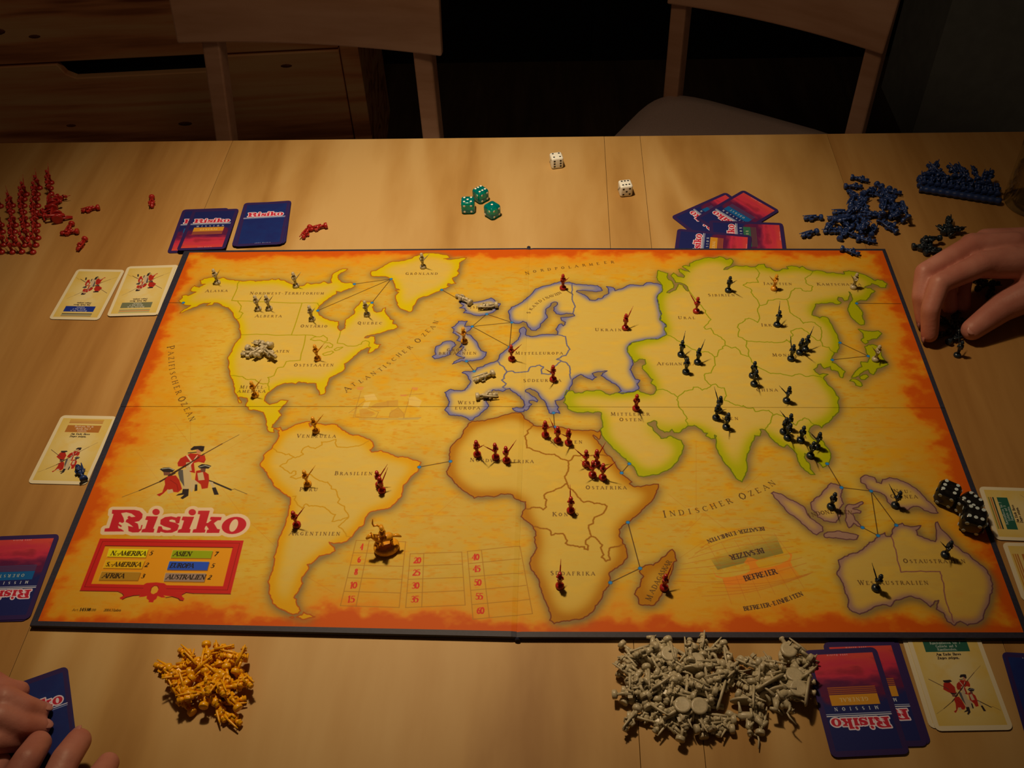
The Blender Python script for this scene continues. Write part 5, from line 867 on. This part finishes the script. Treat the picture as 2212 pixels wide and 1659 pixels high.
def pmesh(kind, col):
    k = (kind, col)
    if k in PM: return PM[k]
    m = MB()
    if kind == 'base': sol_base(m)
    elif kind == 'body': sol_body(m)
    elif kind == 'musket': sol_gun(m)
    elif kind == 'soldier': m.lathe([(3.0*mm, 0), (3.25*mm, .3*mm), (3.25*mm, 2.4*mm), (2.9*mm, 3.0*mm), (1.7*mm, 3.5*mm), (1e-5, 3.8*mm)], 12); sol_body(m, 7); m.v = [(x*(1 if z < 3.9*mm else 1.34), y*(1 if z < 3.9*mm else 1.26), z) for x, y, z in m.v]; m.tube([(2.0*mm, -1.2*mm, 6.0*mm), (3.0*mm, -.2*mm, 12.0*mm), (3.4*mm, .3*mm, 17.0*mm), (3.7*mm, .4*mm, 19.8*mm)], [1.0*mm, .95*mm, .7*mm, .45*mm], 6)
    elif kind == 'rider': horse(m); rider(m); sword(m); oval(m)
    elif kind == 'cannon': cannon(m)
    if kind in ('rider', 'cannon'): q_ = 1.28 if kind == 'rider' else 1.42; m.v = [(x*q_, y*q_, z*q_) for x, y, z in m.v]
    PM[k] = m.mesh(kind, PL_[col]); return PM[k]
TIP = Vector((10.8, .2, 23)) * mm
def world_px(p):
    v = cam.matrix_world.inverted() @ Vector(p); return (1106 + F*v.x/-v.z, 829.5 - F*v.y/-v.z)
def standing(col, where, base, tip):
    p = at(base[0], base[1]-5.0, HB); best = None
    for d in range(0, 360, 4):
        a = math.radians(d); q = world_px((p.x + TIP.x*math.cos(a), p.y + TIP.x*math.sin(a), ZB+TIP.z)); e = (q[0]-tip[0])**2 + (q[1]-tip[1])**2
        if best is None or e < best[0]: best = (e, a)
    r = empty('toy_soldier', (p.x, p.y, ZB+0.0001), best[1], where, 'toy soldier', None)
    for nm in ('base', 'body', 'musket'): link(nm, pmesh(nm, col), r)
    return r
B_ = [
 ('grey', 'grey toy soldier standing on Alaska', (470,617), (482,590)), ('grey', 'grey toy soldier standing on the coast of the Northwest Territory', (640,624), (654,592)),
 ('grey', 'grey toy soldier standing on Alberta, left of the two', (558.4,674), (572.6,642.5)), ('grey', 'grey toy soldier standing on Alberta, right of the two', (582,673), (595.4,644)), ('grey', 'grey toy soldier standing on Ontario', (674.5,696), (683,669)),
 ('grey', 'grey toy soldier standing on Quebec', (793,686), (802.7,658)), ('grey', 'grey toy soldier standing on Greenland', (914,583), (930.8,550.4)), ('gold', 'amber toy soldier standing on the Eastern States', (686.6,781), (700.8,742)), ('gold', 'amber toy soldier standing on Central America', (552,860), (566.3,820)),
 ('gold', 'amber toy soldier standing on Venezuela', (683,937), (702,895)), ('gold', 'amber toy soldier standing on Peru', (665,1052), (685,1006)), ('gold', 'amber toy soldier standing on Great Britain', (1003,744), (981,711.8)), ('gold', 'amber toy soldier standing on Yakutia', (1671.6,630), (1658.3,599.8)),
 ('grey', 'grey toy soldier standing on Kamchatka', (1843,627), (1834.5,599.8)), ('grey', 'grey toy soldier standing on Japan', (1890.5,783), (1878,753.6)),
 ('red', 'red toy soldier standing on Argentina', (641.6,1140), (660.6,1095.2)), ('red', 'red toy soldier standing on Brazil, farther of the two', (819.7,1053.5), (835,1004.2)), ('red', 'red toy soldier standing on Brazil, nearer of the two', (825.4,1066), (837.8,1010)),
 ('red', 'red toy soldier on Northwest Africa, left of the row of three', (1030.9,988), (1045,960.5)), ('red', 'red toy soldier on Northwest Africa, middle of the row of three', (1070.8,994), (1045.7,962)), ('red', 'red toy soldier on Northwest Africa, right of the row of three', (1094,1001), (1114.4,951)),
 ('red', 'red toy soldier on Egypt, left of the row of three', (1178,946), (1193.2,919.7)), ('red', 'red toy soldier on Egypt, middle of the row of three', (1204.6,958), (1189.4,905.4)), ('red', 'red toy soldier on Egypt, right of the row of three', (1228,963), (1211.3,936)),
 ('red', 'red toy soldier on East Africa, back left of the four', (1265.5,1009), (1242.2,967.2)), ('red', 'red toy soldier on East Africa, back right of the four', (1288.3,1008), (1306.3,958.6)), ('red', 'red toy soldier on East Africa, front left of the four', (1279.7,1032), (1254.7,994.3)), ('red', 'red toy soldier on East Africa, front right of the four', (1301.6,1038), (1328.2,997)),
 ('red', 'red toy soldier standing on Congo', (1232.7,1109.5), (1232.3,1049.8)), ('red', 'red toy soldier standing on South Africa', (1209.2,1272), (1213,1206)), ('red', 'red toy soldier standing on Madagascar', (1434.2,1276), (1453.5,1215)), ('red', 'red toy soldier standing on the Middle East', (1373.7,889), (1377,862)),
 ('red', 'red toy soldier standing on Scandinavia', (1216.1,629), (1230,601)), ('red', 'red toy soldier standing on Ukraine', (1350.6,715), (1364.8,667)), ('red', 'red toy soldier standing on Central Europe', (1105.3,782), (1128.4,744)), ('red', 'red toy soldier standing on Southern Europe', (1194.9,826), (1177.8,795.4)), ('red', 'red toy soldier standing on the Urals', (1503.9,679), (1491.8,632.5)),
 ('black', 'black toy soldier on Afghanistan, back left of the three', (1470.9,772.5), (1479.4,720.4)), ('black', 'black toy soldier on Afghanistan, right of the three', (1506.4,789), (1521,738.4)), ('black', 'black toy soldier on Afghanistan, nearest of the three', (1481.3,810), (1477,758.4)), ('black', 'black toy soldier standing on Siberia', (1572.8,634), (1592.4,606.5)),
 ('black', 'black toy soldier standing on Irkutsk', (1678.2,708), (1684.9,656.8)), ('black', 'black toy soldier on Mongolia, left of the three', (1708,781.5), (1708.6,728.9)), ('black', 'black toy soldier on Mongolia, middle of the three', (1726.6,768), (1746.6,741.3)), ('black', 'black toy soldier on Mongolia, right of the three', (1739,761), (1755.1,713.2)),
 ('black', 'black toy soldier on western China, farther of the two', (1625,818), (1631,792)), ('black', 'black toy soldier on western China, nearer of the two', (1628.5,836), (1629,811)), ('black', 'black toy soldier standing on southern China', (1698.6,872), (1680,834.2)),
 ('black', 'black toy soldier on India, left of the three', (1546.5,909), (1568,883.6)), ('black', 'black toy soldier on India, farthest of the three', (1552,893), (1545.6,841)), ('black', 'black toy soldier on India, nearest of the three', (1568.4,929), (1562,900)),
 ('black', 'black toy soldier on Siam, farthest of the five', (1702,931), (1682.5,886.5)), ('black', 'black toy soldier on Siam, second from the back at left', (1692,939), (1714.7,915)), ('black', 'black toy soldier on Siam, third from the back at left', (1700.5,952), (1702,924)), ('black', 'black toy soldier on Siam, alone in the middle', (1729,957.5), (1736.6,930)),
 ('black', 'black toy soldier on eastern Siam, back one of the right pair', (1763.2,971), (1745,933.4)), ('black', 'black toy soldier on eastern Siam, front one of the right pair', (1750,991), (1754,964)), ('black', 'black toy soldier standing on Indonesia', (1794.5,1101), (1799,1075)), ('black', 'black toy soldier standing on New Guinea', (1933,1098), (1920.8,1045)),
 ('black', 'black toy soldier standing on Eastern Australia', (2040.8,1205), (2031.8,1170)), ('black', 'black toy soldier standing on Western Australia', (1891.4,1277), (1882.3,1214))]
for b_ in B_: standing(*b_)
# mounted figure marking the exchange table
p = at(836, 1186, HB); r = empty('cavalry_figure', (p.x, p.y, ZB+0.0001), math.radians(196), 'large amber rearing horse and rider marking field four of the score table', 'toy cavalry')
K = 1.32
for nm, fn in (('horse', horse), ('rider', rider), ('sabre', sword), ('base', oval)):
    m = MB(); fn(m)
    if nm == 'base': m.v = [(x*.86, y*1.35, z*3.0) for x, y, z in m.v]
    else: m.v = [(x*1.0+0.0005, y*1.15, z*1.0+0.003) for x, y, z in m.v]
    m.v = [(x*K, y*K, z*K) for x, y, z in m.v]; m.build(nm, PL_['gold'], r)
bpy.context.view_layer.update()

def lying(kind, col, base, d, label, group=None, roll=0.0, h=0.0, pitch=0.0, sc=1.08, cat='toy soldier', name='toy_soldier'):
    """piece on its side: base point (px), long axis direction d degrees on the table, roll about that axis"""
    p = Vector(base) if len(base) == 3 else at(base[0], base[1], h); a = math.radians(d); Zd = Vector((math.cos(a)*math.cos(pitch), math.sin(a)*math.cos(pitch), math.sin(pitch)))
    U = Zd.orthogonal(); U = (Vector((0, 0, 1)) - Zd*Zd.z).normalized(); S_ = Zd.cross(U).normalized(); X = U*math.cos(roll) + S_*math.sin(roll); Y = Zd.cross(X)
    M = Matrix((X*sc, Y*sc, Zd*sc)).transposed().to_4x4(); lift = {'soldier': 3.5, 'rider': 5.9, 'cannon': 6.1}[kind]*mm; M.translation = Vector((p.x, p.y, ZT+h+lift*sc*max(math.cos(pitch), .3)))
    o = link(name, pmesh(kind, col)); o.matrix_world = M; return tag(o, label, cat, group)
def lie2(col, base, head, label, roll=1.2, h=HB, group=None):
    a, b = at(*base, h+.003), at(*head, h+.003); d = math.degrees(math.atan2((b-a).y, (b-a).x)); return lying('soldier', col, base, d, label, group, roll, h, -.05)
lie2('grey', (1018,660), (1000,650), 'grey toy soldier fallen over on Iceland, left of the two', 2.0); lie2('grey', (1076,664), (1044,666), 'grey toy soldier fallen over on Iceland, right of the two', -1.0)
lie2('grey', (534,756), (562,764), 'grey toy soldier fallen over on the Western States, leftmost', 1.0); lie2('grey', (590,752), (552,743), 'grey toy soldier fallen over on the Western States, farthest back', -1.2); lie2('grey', (584,748), (566,762), 'grey toy soldier fallen over on the Western States, at the right', .5, HB+.003)
lie2('grey', (566,772), (536,770), 'grey toy soldier fallen over on the Western States, nearest left', 1.4); lie2('grey', (566,758), (594,774), 'grey toy soldier fallen over on the Western States, nearest right', .3, HB+.003)
lie2('grey', (1068,810), (1012,832), 'grey toy soldier fallen over in northern Western Europe', 1.0); lie2('grey', (1028,862), (1058,858), 'grey toy soldier fallen over in southern Western Europe', 1.2)
lie2('blue', (1814,542), (1842,549), 'blue toy soldier fallen onto the far board edge', 1.3); lie2('blue', (185,1042), (170,1012), 'blue toy soldier fallen onto the soldier card left of the board', 1.3, .0008)
# loose red soldiers on the table
for b_, h_, l_, rl in (((217,453), (185,459), 'left of the single one', 1.2), ((330,430), (330,445), 'farthest right on its own', .5), ((158,487), (152,500), 'back one of the touching pair', 1), ((172,505), (150,507), 'front one of the touching pair', 1.4), ((187,520), (172,540), 'nearest, before the touching pair', -1), ((672,495), (660,512), 'left of the two beside the blue deck', 1.), ((708,492), (682,498), 'right of the two beside the blue deck', 1.3)):
    lie2('red', b_, h_, 'loose red toy soldier lying on the table, ' + l_, rl, 0)
# ---- red army drawn up at the left edge ----
gR = 'red soldiers of the ranks at the left table edge'; lR = 'red toy soldier in the standing ranks at the left table edge'
def stand(col, px, py, yaw, label, group=None, h=0.0, kind='soldier'):
    p = at(px, py, h); r = empty('toy_soldier', (p.x, p.y, ZT+h+.0001), math.radians(yaw), label, 'toy soldier', group)
    for nm in ('base', 'body', 'musket'): link(nm, pmesh(nm, col), r)
    return r
rr = random.Random(5)
ORD = 'first second third fourth fifth sixth seventh eighth ninth tenth eleventh twelfth'.split() + ['%dth' % n for n in range(13, 30)]
for ri_, (py, cols) in enumerate(((546, (5, 27, 50, 72)), (531, (10, 33, 56, 80)), (516, (4, 30, 60, 82)), (502, (8, 32, 58, 82)), (488, (6, 36, 60, 84)), (474, (28, 54, 80)), (460, (26, 52, 80)), (447, (4, 28, 55, 82)), (433, (54, 82)), (421, (58, 84, 112)), (408, (86, 112)), (396, (112,)))):
    for ci, px in enumerate(cols): stand('red', px+rr.uniform(-1.5, 1.5), py+rr.uniform(-1, 1), 100+rr.uniform(-14, 14), 'red toy soldier, %s from the left in the %s rank from the camera' % (ORD[ci], ORD[ri_]), gR)
for b_, d_, kd, l_ in (((118,455), 20, 'cannon', 'red cannon beside the red ranks, farther one'), ((128,478), 200, 'cannon', 'red cannon beside the red ranks, nearer one')):
    pz = at(*b_); o = link('toy_cannon', pmesh('cannon', 'red')); o.location = (pz.x, pz.y, ZT+.0002); o.rotation_euler = (0, 0, math.radians(d_)); tag(o, l_, 'toy cannon')
for b_, d_, l_ in (((108,436), 10, 'red mounted figure tipped over beside the red ranks, farther one'), ((118,468), 190, 'red mounted figure tipped over beside the red ranks, nearer one')): lying('rider', 'red', b_, d_, l_, None, 1.4, 0, 0, .8, 'toy cavalry', 'cavalry_figure')

def heap(col, spec, label, group, n_by, seed, rider_lab=None, cannon_lab=None):
    """spec: list of (cx,cy,rx,ry) pixel ellipses; pieces rest on the table, later ones on top of earlier ones"""
    R = random.Random(seed); placed = []
    for kind, n in n_by:
        for i in range(n):
            for tries in range(30):
                cx, cy, rx, ry = R.choice(spec); t = R.uniform(0, 2*math.pi); q = math.sqrt(R.random()); px, py = cx+rx*q*math.cos(t), cy+ry*q*math.sin(t)
                p = at(px, py); near = sum(1 for (a, b) in placed if math.hypot(a-p.x, b-p.y) < .0085)
                if near < 3 or tries > 20: break
            placed.append((p.x, p.y)); lvl = min(near, 2); h = [0, .0044, .0085][lvl]; d = R.uniform(0, 360); pt = 0 if lvl == 0 else R.uniform(-.25, .25)
            back = .009 if kind == 'soldier' else .004; q = Vector((p.x-back*math.cos(math.radians(d)), p.y-back*math.sin(math.radians(d)), 0))
            wx = world_px((p.x, p.y, ZT)); BX = (min(s[0]-s[2] for s in spec), max(s[0]+s[2] for s in spec), min(s[1]-s[3] for s in spec), max(s[1]+s[3] for s in spec))
            fx, fy = (wx[0]-BX[0])/(BX[1]-BX[0]), (wx[1]-BX[2])/(BX[3]-BX[2])
            where = ('far' if fy < .34 else 'near' if fy > .66 else 'mid') + ' ' + ('left' if fx < .2 else 'centre-left' if fx < .4 else 'centre' if fx < .6 else 'centre-right' if fx < .8 else 'right')
            dirn = ['right', 'away-right', 'straight away', 'away-left', 'left', 'near-left', 'toward camera', 'near-right'][int(((d+22.5) % 360)//45)]
            full = '%s, %s part, %s, pointing %s' % ({'soldier': label, 'rider': (rider_lab or ('',))[0], 'cannon': (cannon_lab or ('',))[0]}[kind], where, ('on the wood', 'second layer', 'top layer')[lvl], dirn)
            if kind == 'rider': rl_ = (full, rider_lab[1])
            if kind == 'cannon': cl_ = (full, cannon_lab[1])
            if kind == 'soldier': lying('soldier', col, q, d, full, group, R.choice((1.4, -1.4, .9, -.9, .2)), h, pt)
            elif kind == 'rider': lying('rider', col, q, d, *rl_, R.choice((1.5, -1.5)), h, pt, 1.0, 'toy cavalry', 'cavalry_figure')
            else:
                if R.random() < .5: o = link('toy_cannon', pmesh('cannon', col)); o.location = (p.x, p.y, ZT+h+.0002); o.rotation_euler = (R.uniform(-.15, .15), R.uniform(-.1, .1)-.06, math.radians(d)); tag(o, cl_[0], 'toy cannon', cl_[1])
                else: lying('cannon', col, q, d, *cl_, R.choice((1.57, -1.57)), h, pt, 1.0, 'toy cannon', 'toy_cannon')
heap('yellow', [(458,1478,78,52), (452,1500,70,44), (480,1460,50,40)], 'yellow toy soldier in the heap', 'yellow soldiers of the heap before the board', [('soldier', 42)], 3)
lying('soldier', 'yellow', (385,1462), 158, 'yellow toy soldier lying farthest left of the yellow heap', None, 1.4, 0); lying('soldier', 'yellow', (432,1436), 150, 'yellow toy soldier lying farthest back of the yellow heap', None, .9, 0); lying('soldier', 'yellow', (478,1538), 330, 'yellow toy soldier lying nearest of the yellow heap', None, 1.3, 0); lying('soldier', 'yellow', (392,1525), 92, 'yellow toy soldier upright pointing away at the left of the yellow heap', None, 1.3, 0)
gG = ('grey horse and rider in the heap', 'grey cavalry of the heap before the board'); gC = ('grey cannon in the heap', 'grey cannons of the heap before the board')
heap('grey', [(1400,1470,62,56), (1420,1530,80,48), (1500,1455,110,58), (1530,1520,105,56), (1640,1450,105,52), (1660,1500,85,62), (1700,1475,50,66), (1480,1570,60,22)], 'grey toy soldier in the heap', 'grey soldiers of the heap before the board', [('cannon', 11), ('rider', 10), ('soldier', 70)], 8, gG, gC)
for b_, d_, l_ in (((1340,1394), 315, 'farthest left, beside the board'), ((1345,1525), 60, 'leftmost on bare wood'), ((1640,1592), 80, 'nearest, standing off at the right'), ((1585,1580), 180, 'nearest pair, front one'), ((1588,1560), 180, 'nearest pair, back one'), ((1520,1600), 95, 'nearest of all')):
    lying('soldier', 'grey', b_, d_, 'grey toy soldier at the rim of the grey heap, ' + l_, None, 1.3, 0)
heap('blue', [(1880,440,44,44), (1885,480,66,34), (1850,480,45,30), (1925,470,28,40), (1830,500,40,18)], 'blue toy soldier in the heap', 'blue soldiers of the heap behind Kamchatka', [('soldier', 44)], 12)
for b_, d_, l_ in (((1836,388), 340, 'farthest back'), ((1822,408), 0, 'back left with its base outward'), ((1775,475), 186, 'far left, back one'), ((1765,505), 205, 'far left, front one'), ((1828,512), 150, 'left, base toward the board'), ((1848,522), 350, 'nearest the board edge'), ((1905,418), 350, 'back right with musket outward'), ((1880,515), 70, 'nearest, pointing away')):
    lying('soldier', 'blue', b_, d_, 'blue toy soldier on the rim of the blue heap, ' + l_, None, 1.3, 0)
# blue soldiers laid side by side, bases forming a ribbed roll
gB = 'blue soldiers laid side by side in the row behind the hand'
pa, pb = at(1985, 408), at(2150, 434)
for i in range(24):
    t = i/23; q = pa.lerp(pb, t); ax = math.degrees(math.atan2((pb-pa).y, (pb-pa).x))
    o = link('toy_soldier', pmesh('soldier', 'blue')); X = (pb-pa).normalized(); Zd = X; 
    # base axis along the row: each figure lies with its disc against the next
    lv = i % 2; Zv = (Vector((0, 1, 0)).lerp(Vector((0, .2, 1)), .12*lv)); Zv = (Zv - X*Zv.dot(X)).normalized(); Yv = Zv.cross(X)
    bpy.data.objects.remove(o)
    lying('soldier', 'blue', q, ax+90+rr.uniform(-6, 6), 'blue toy soldier, %s from the left in the row laid side by side' % ORD[i], gB, rr.choice((1.57, -1.2, .4)), .0002+.004*lv, .05*lv)
m = MB(); nseg = 46; L_ = (pb-pa).length*1.06; prof = []
for i in range(nseg+1): prof.append(((.0041 if i % 4 in (0, 1) else .0034), L_*i/nseg))
Xd = (pb-pa).normalized(); Mq = Vector((0, 0, 1)).rotation_difference(Xd).to_matrix()
m.lathe([(0.0001, 0)] + prof + [(0.0001, L_)], 14, (pa.x-.002, pa.y-.006, ZT+.0045), Mq); tag(m.build('ribbed_roll', PL_['blue']), 'ribbed blue plastic roll of stacked bases beside the drinking glass', 'toy bases', None)
for k in range(12): lying('soldier', 'blue', (2000+k*12+rr.uniform(-4, 4), 382+k*1.6+rr.uniform(-5, 5)), rr.uniform(40, 140), 'blue toy soldier leaning on top of the row, %s from the left' % ORD[k], 'blue soldiers leaning on the row behind the hand', rr.choice((1.3, .3, -1)), .008, .2)
# black pieces around the right hand
gK = 'black soldiers under and beside the right hand'; lK = 'black toy soldier lying beside or beneath the right hand'
for bi_, (b_, d_, h_) in enumerate((((1968,538), 0, 0), ((1985,545), 60, 0), ((1995,552), 20, 0), ((2010,545), 100, 0), ((2035,510), 60, 0), ((2045,505), 20, .004), ((2055,515), 120, 0), ((2030,520), 200, .004), ((2050,498), 80, .004), ((2105,610), 40, 0), ((2115,622), 10, .004), ((2130,618), 150, 0), ((2110,632), 80, .004), ((2140,628), 250, 0), ((2128,640), 330, 0), ((2060,690), 60, 0), ((2048,705), 10, .004), ((2062,712), 140, 0), ((2070,725), 90, .003), ((2050,722), 200, 0))):
    lying('soldier', 'black', b_, d_, 'black toy soldier %s, %s from the left' % (('in the cluster left above the knuckles', ORD[bi_]) if bi_ < 4 else ('in the cluster behind the knuckles', ORD[bi_-4]) if bi_ < 9 else ('seen through the gap under the palm', ORD[bi_-9]) if bi_ < 15 else ('between fingertips and thumb', ORD[bi_-15])), gK, rr.choice((1.4, -1.4, .5)), h_, rr.uniform(-.1, .2))
stand('black', 2067, 769, 100, 'black toy soldier standing alone nearest to the right hand'); lie2('black', (2045,745), (2056,738), 'black toy soldier tilted between the fingertips and the standing one', 1.2, 0)
# ================= hands =================
def skinmat(name, c, c2):
    m, nt, b = newmat(name); t = N(nt, 'ShaderNodeTexCoord'); n = N(nt, 'ShaderNodeTexNoise', Scale=38.0, Detail=5.0); nt.links.new(t.outputs['Object'], n.inputs['Vector'])
    r = ramp(nt, [(0.35, alb(c)), (0.68, alb(c2))]); nt.links.new(n.outputs[0], r.inputs[0]); nt.links.new(r.outputs[0], b.inputs['Base Color'])
    b.inputs['Roughness'].default_value = .5; b.inputs['Subsurface Weight'].default_value = .12; b.inputs['Subsurface Radius'].default_value = (.006, .002, .001)
    n2 = N(nt, 'ShaderNodeTexNoise', Scale=420.0, Detail=3.0); nt.links.new(t.outputs['Object'], n2.inputs['Vector']); bp = N(nt, 'ShaderNodeBump'); bp.inputs['Strength'].default_value = .25; bp.inputs['Distance'].default_value = .0006
    nt.links.new(n2.outputs[0], bp.inputs['Height']); nt.links.new(bp.outputs[0], b.inputs['Normal'])
    return m
M_skin = skinmat('skin', (186,102,70), (204,122,86)); M_nail = plastic('finger_nail', (200,122,90), .35, 300, .05)
def W3(px, py, h): return at(px, py, h)
def organic(name, chains, parent, vox=.0016):
    """chains of (point, radius) -> one continuous smooth skin"""
    m = MB()
    for ch in chains:
        for (p, r) in ch: m.ell(p, (r, r, r), 14, 8)
        for (p, r), (q, s) in zip(ch[:-1], ch[1:]): m.tube([p, q], [r*.995, s*.995], 14)
    o = m.build(name, M_skin); md = o.modifiers.new('r', 'REMESH'); md.mode = 'VOXEL'; md.voxel_size = vox; md.use_smooth_shade = True
    sm = o.modifiers.new('s', 'SMOOTH'); sm.factor = .6; sm.iterations = 9
    dg = bpy.context.evaluated_depsgraph_get(); me = bpy.data.meshes.new_from_object(o.evaluated_get(dg)); me.name = name; bpy.data.objects.remove(o)
    me.polygons.foreach_set('use_smooth', [True]*len(me.polygons)); me.materials.clear(); me.materials.append(M_skin); o = link(name, me, parent); return o
def nail(tip, prev, up, w, parent):
    d = (tip-prev).normalized(); up = (up - d*up.dot(d)).normalized(); s = d.cross(up); c = tip + up*w*.80 + d*w*.25
    M = Matrix((s, d, up)).transposed(); m = MB(); m.ell(c, (w*.62, w*.85, w*.16), 12, 6, M); m.build('nail', M_nail, parent)
pr = empty('person', (0.62, 0.2, 0), 0, 'person reaching in from the right, bent right hand gathering the black pieces', 'person')
def PT(*a): return W3(*a) - Vector((0.62, 0.2, 0))
ix = [(PT(2185,560,.058), .0135), (PT(2120,572,.060), .0120), (PT(2030,612,.054), .0103), (PT(2010,668,.036), .0094), (PT(2008,722,.012), .0084)]
mi_ = [(PT(2190,530,.060), .0135), (PT(2100,532,.062), .0120), (PT(1998,588,.050), .0100), (PT(1990,640,.034), .0092), (PT(1996,690,.012), .0082)]
ri = [(PT(2215,520,.055), .013), (PT(2130,520,.058), .0115), (PT(2052,570,.048), .0095), (PT(2046,625,.030), .0088), (PT(2052,662,.014), .0080)]
pi_ = [(PT(2235,515,.050), .012), (PT(2160,520,.050), .0105), (PT(2090,570,.040), .0085), (PT(2080,625,.024), .0078), (PT(2082,662,.012), .0070)]
th_ = [(PT(2290,600,.045), .019), (PT(2230,632,.036), .0175), (PT(2165,664,.024), .0145), (PT(2100,712,.013), .0108)]
palm = [[(PT(2120,572,.058), .0135), (PT(2330,560,.050), .021)], [(PT(2100,532,.058), .0135), (PT(2330,545,.052), .021)], [(PT(2130,520,.054), .0125), (PT(2330,530,.050), .020)], [(PT(2160,518,.048), .0115), (PT(2330,520,.046), .018)], [(PT(2230,600,.046), .0155), (PT(2330,560,.048), .021)],
        [(PT(2330,555,.050), .024), (PT(2460,560,.050), .026), (PT(2720,560,.06), .034)], [(PT(2330,525,.050), .021), (PT(2460,535,.050), .024), (PT(2720,540,.06), .033)]]
organic('right_hand', [ix, mi_, ri, pi_, th_] + palm, pr)
nail(ix[-1][0], ix[-2][0], Vector((-1, .1, .3)), .0078, pr); nail(mi_[-1][0], mi_[-2][0], Vector((-1, .1, .3)), .0076, pr); nail(th_[-1][0], th_[-2][0], Vector((-.1, -.6, .8)), .0088, pr)
# ---- the player at the lower left with the small deck ----
O2 = Vector((-0.55, -0.45, 0)); p2 = empty('person', O2, 0, 'person at the lower left corner squaring a small blue deck between both hands', 'person')
def PL2(*a): return W3(*a) - O2
L1 = [(PL2(-60,1490,.030), .0125), (PL2(0,1492,.034), .0095), (PL2(42,1492,.026), .0074)]
L2_ = [(PL2(-60,1520,.036), .0130), (PL2(10,1510,.040), .0100), (PL2(52,1528,.032), .0090), (PL2(83,1536,.022), .0078)]
L3 = [(PL2(-60,1560,.032), .0125), (PL2(0,1550,.040), .0102), (PL2(48,1568,.030), .0092), (PL2(84,1572,.020), .0080)]
L4 = [(PL2(-70,1600,.026), .012), (PL2(-10,1600,.034), .0095), (PL2(30,1600,.024), .0085), (PL2(60,1598,.015), .0075)]
LT = [(PL2(-110,1480,.032), .015), (PL2(-60,1462,.036), .0125), (PL2(0,1490,.032), .0105)]
LP = [[(PL2(-60,1490,.032), .014), (PL2(-260,1540,.035), .02)], [(PL2(-60,1520,.034), .015), (PL2(-260,1560,.035), .021)], [(PL2(-60,1560,.030), .015), (PL2(-260,1580,.033), .02)], [(PL2(-70,1600,.028), .013), (PL2(-260,1600,.032), .018)], [(PL2(-110,1480,.032), .015), (PL2(-260,1540,.036), .02)], [(PL2(-260,1560,.034), .024), (PL2(-420,1620,.04), .026), (PL2(-700,1740,.05), .036)]]
organic('left_hand', [L1, L2_, L3, L4, LT] + LP, p2)
nail(L2_[-1][0], L2_[-2][0], Vector((.2, .3, 1)), .0072, p2); nail(L3[-1][0], L3[-2][0], Vector((.2, .1, 1)), .0072, p2)
R1 = [(PL2(-20,1760,.026), .0125), (PL2(30,1690,.034), .0105), (PL2(60,1640,.036), .0098), (PL2(84,1605,.028), .0088)]
R2 = [(PL2(60,1790,.028), .0125), (PL2(112,1705,.034), .0105), (PL2(142,1640,.034), .0100), (PL2(170,1600,.026), .0090)]
R3 = [(PL2(140,1800,.026), .0118), (PL2(190,1730,.030), .0098), (PL2(214,1680,.028), .0090), (PL2(234,1648,.018), .0078)]
R4 = [(PL2(200,1830,.022), .0105), (PL2(246,1770,.026), .0086), (PL2(262,1730,.022), .0080), (PL2(276,1700,.014), .0070)]
RT = [(PL2(-60,1840,.030), .0150), (PL2(-70,1760,.030), .0130), (PL2(-40,1700,.026), .0112), (PL2(-6,1650,.020), .0095)]
RP = [[(PL2(-20,1760,.026), .0135), (PL2(0,1960,.030), .021)], [(PL2(60,1790,.028), .0135), (PL2(40,1960,.030), .022)], [(PL2(140,1800,.026), .0130), (PL2(80,1960,.030), .021)], [(PL2(200,1830,.024), .0115), (PL2(110,1970,.030), .019)], [(PL2(-60,1840,.030), .015), (PL2(0,1960,.030), .02)], [(PL2(50,1970,.030), .025), (PL2(20,2120,.03), .027), (PL2(-60,2360,.03), .036)]]
organic('right_hand', [R1, R2, R3, R4, RT] + RP, p2)
nail(R2[-1][0], R2[-2][0], Vector((-.5, .4, .9)), .008, p2)
for k in range(5): card('blue', 'blue card beneath the top one of the deck held at lower left' if k < 4 else 'topmost blue card held in both hands at the lower left', 'right', (166,1600), (153,1494), .0105+k*.0004, .0135+k*.0004, group='blue cards of the small deck held at the lower left' if k < 4 else None)
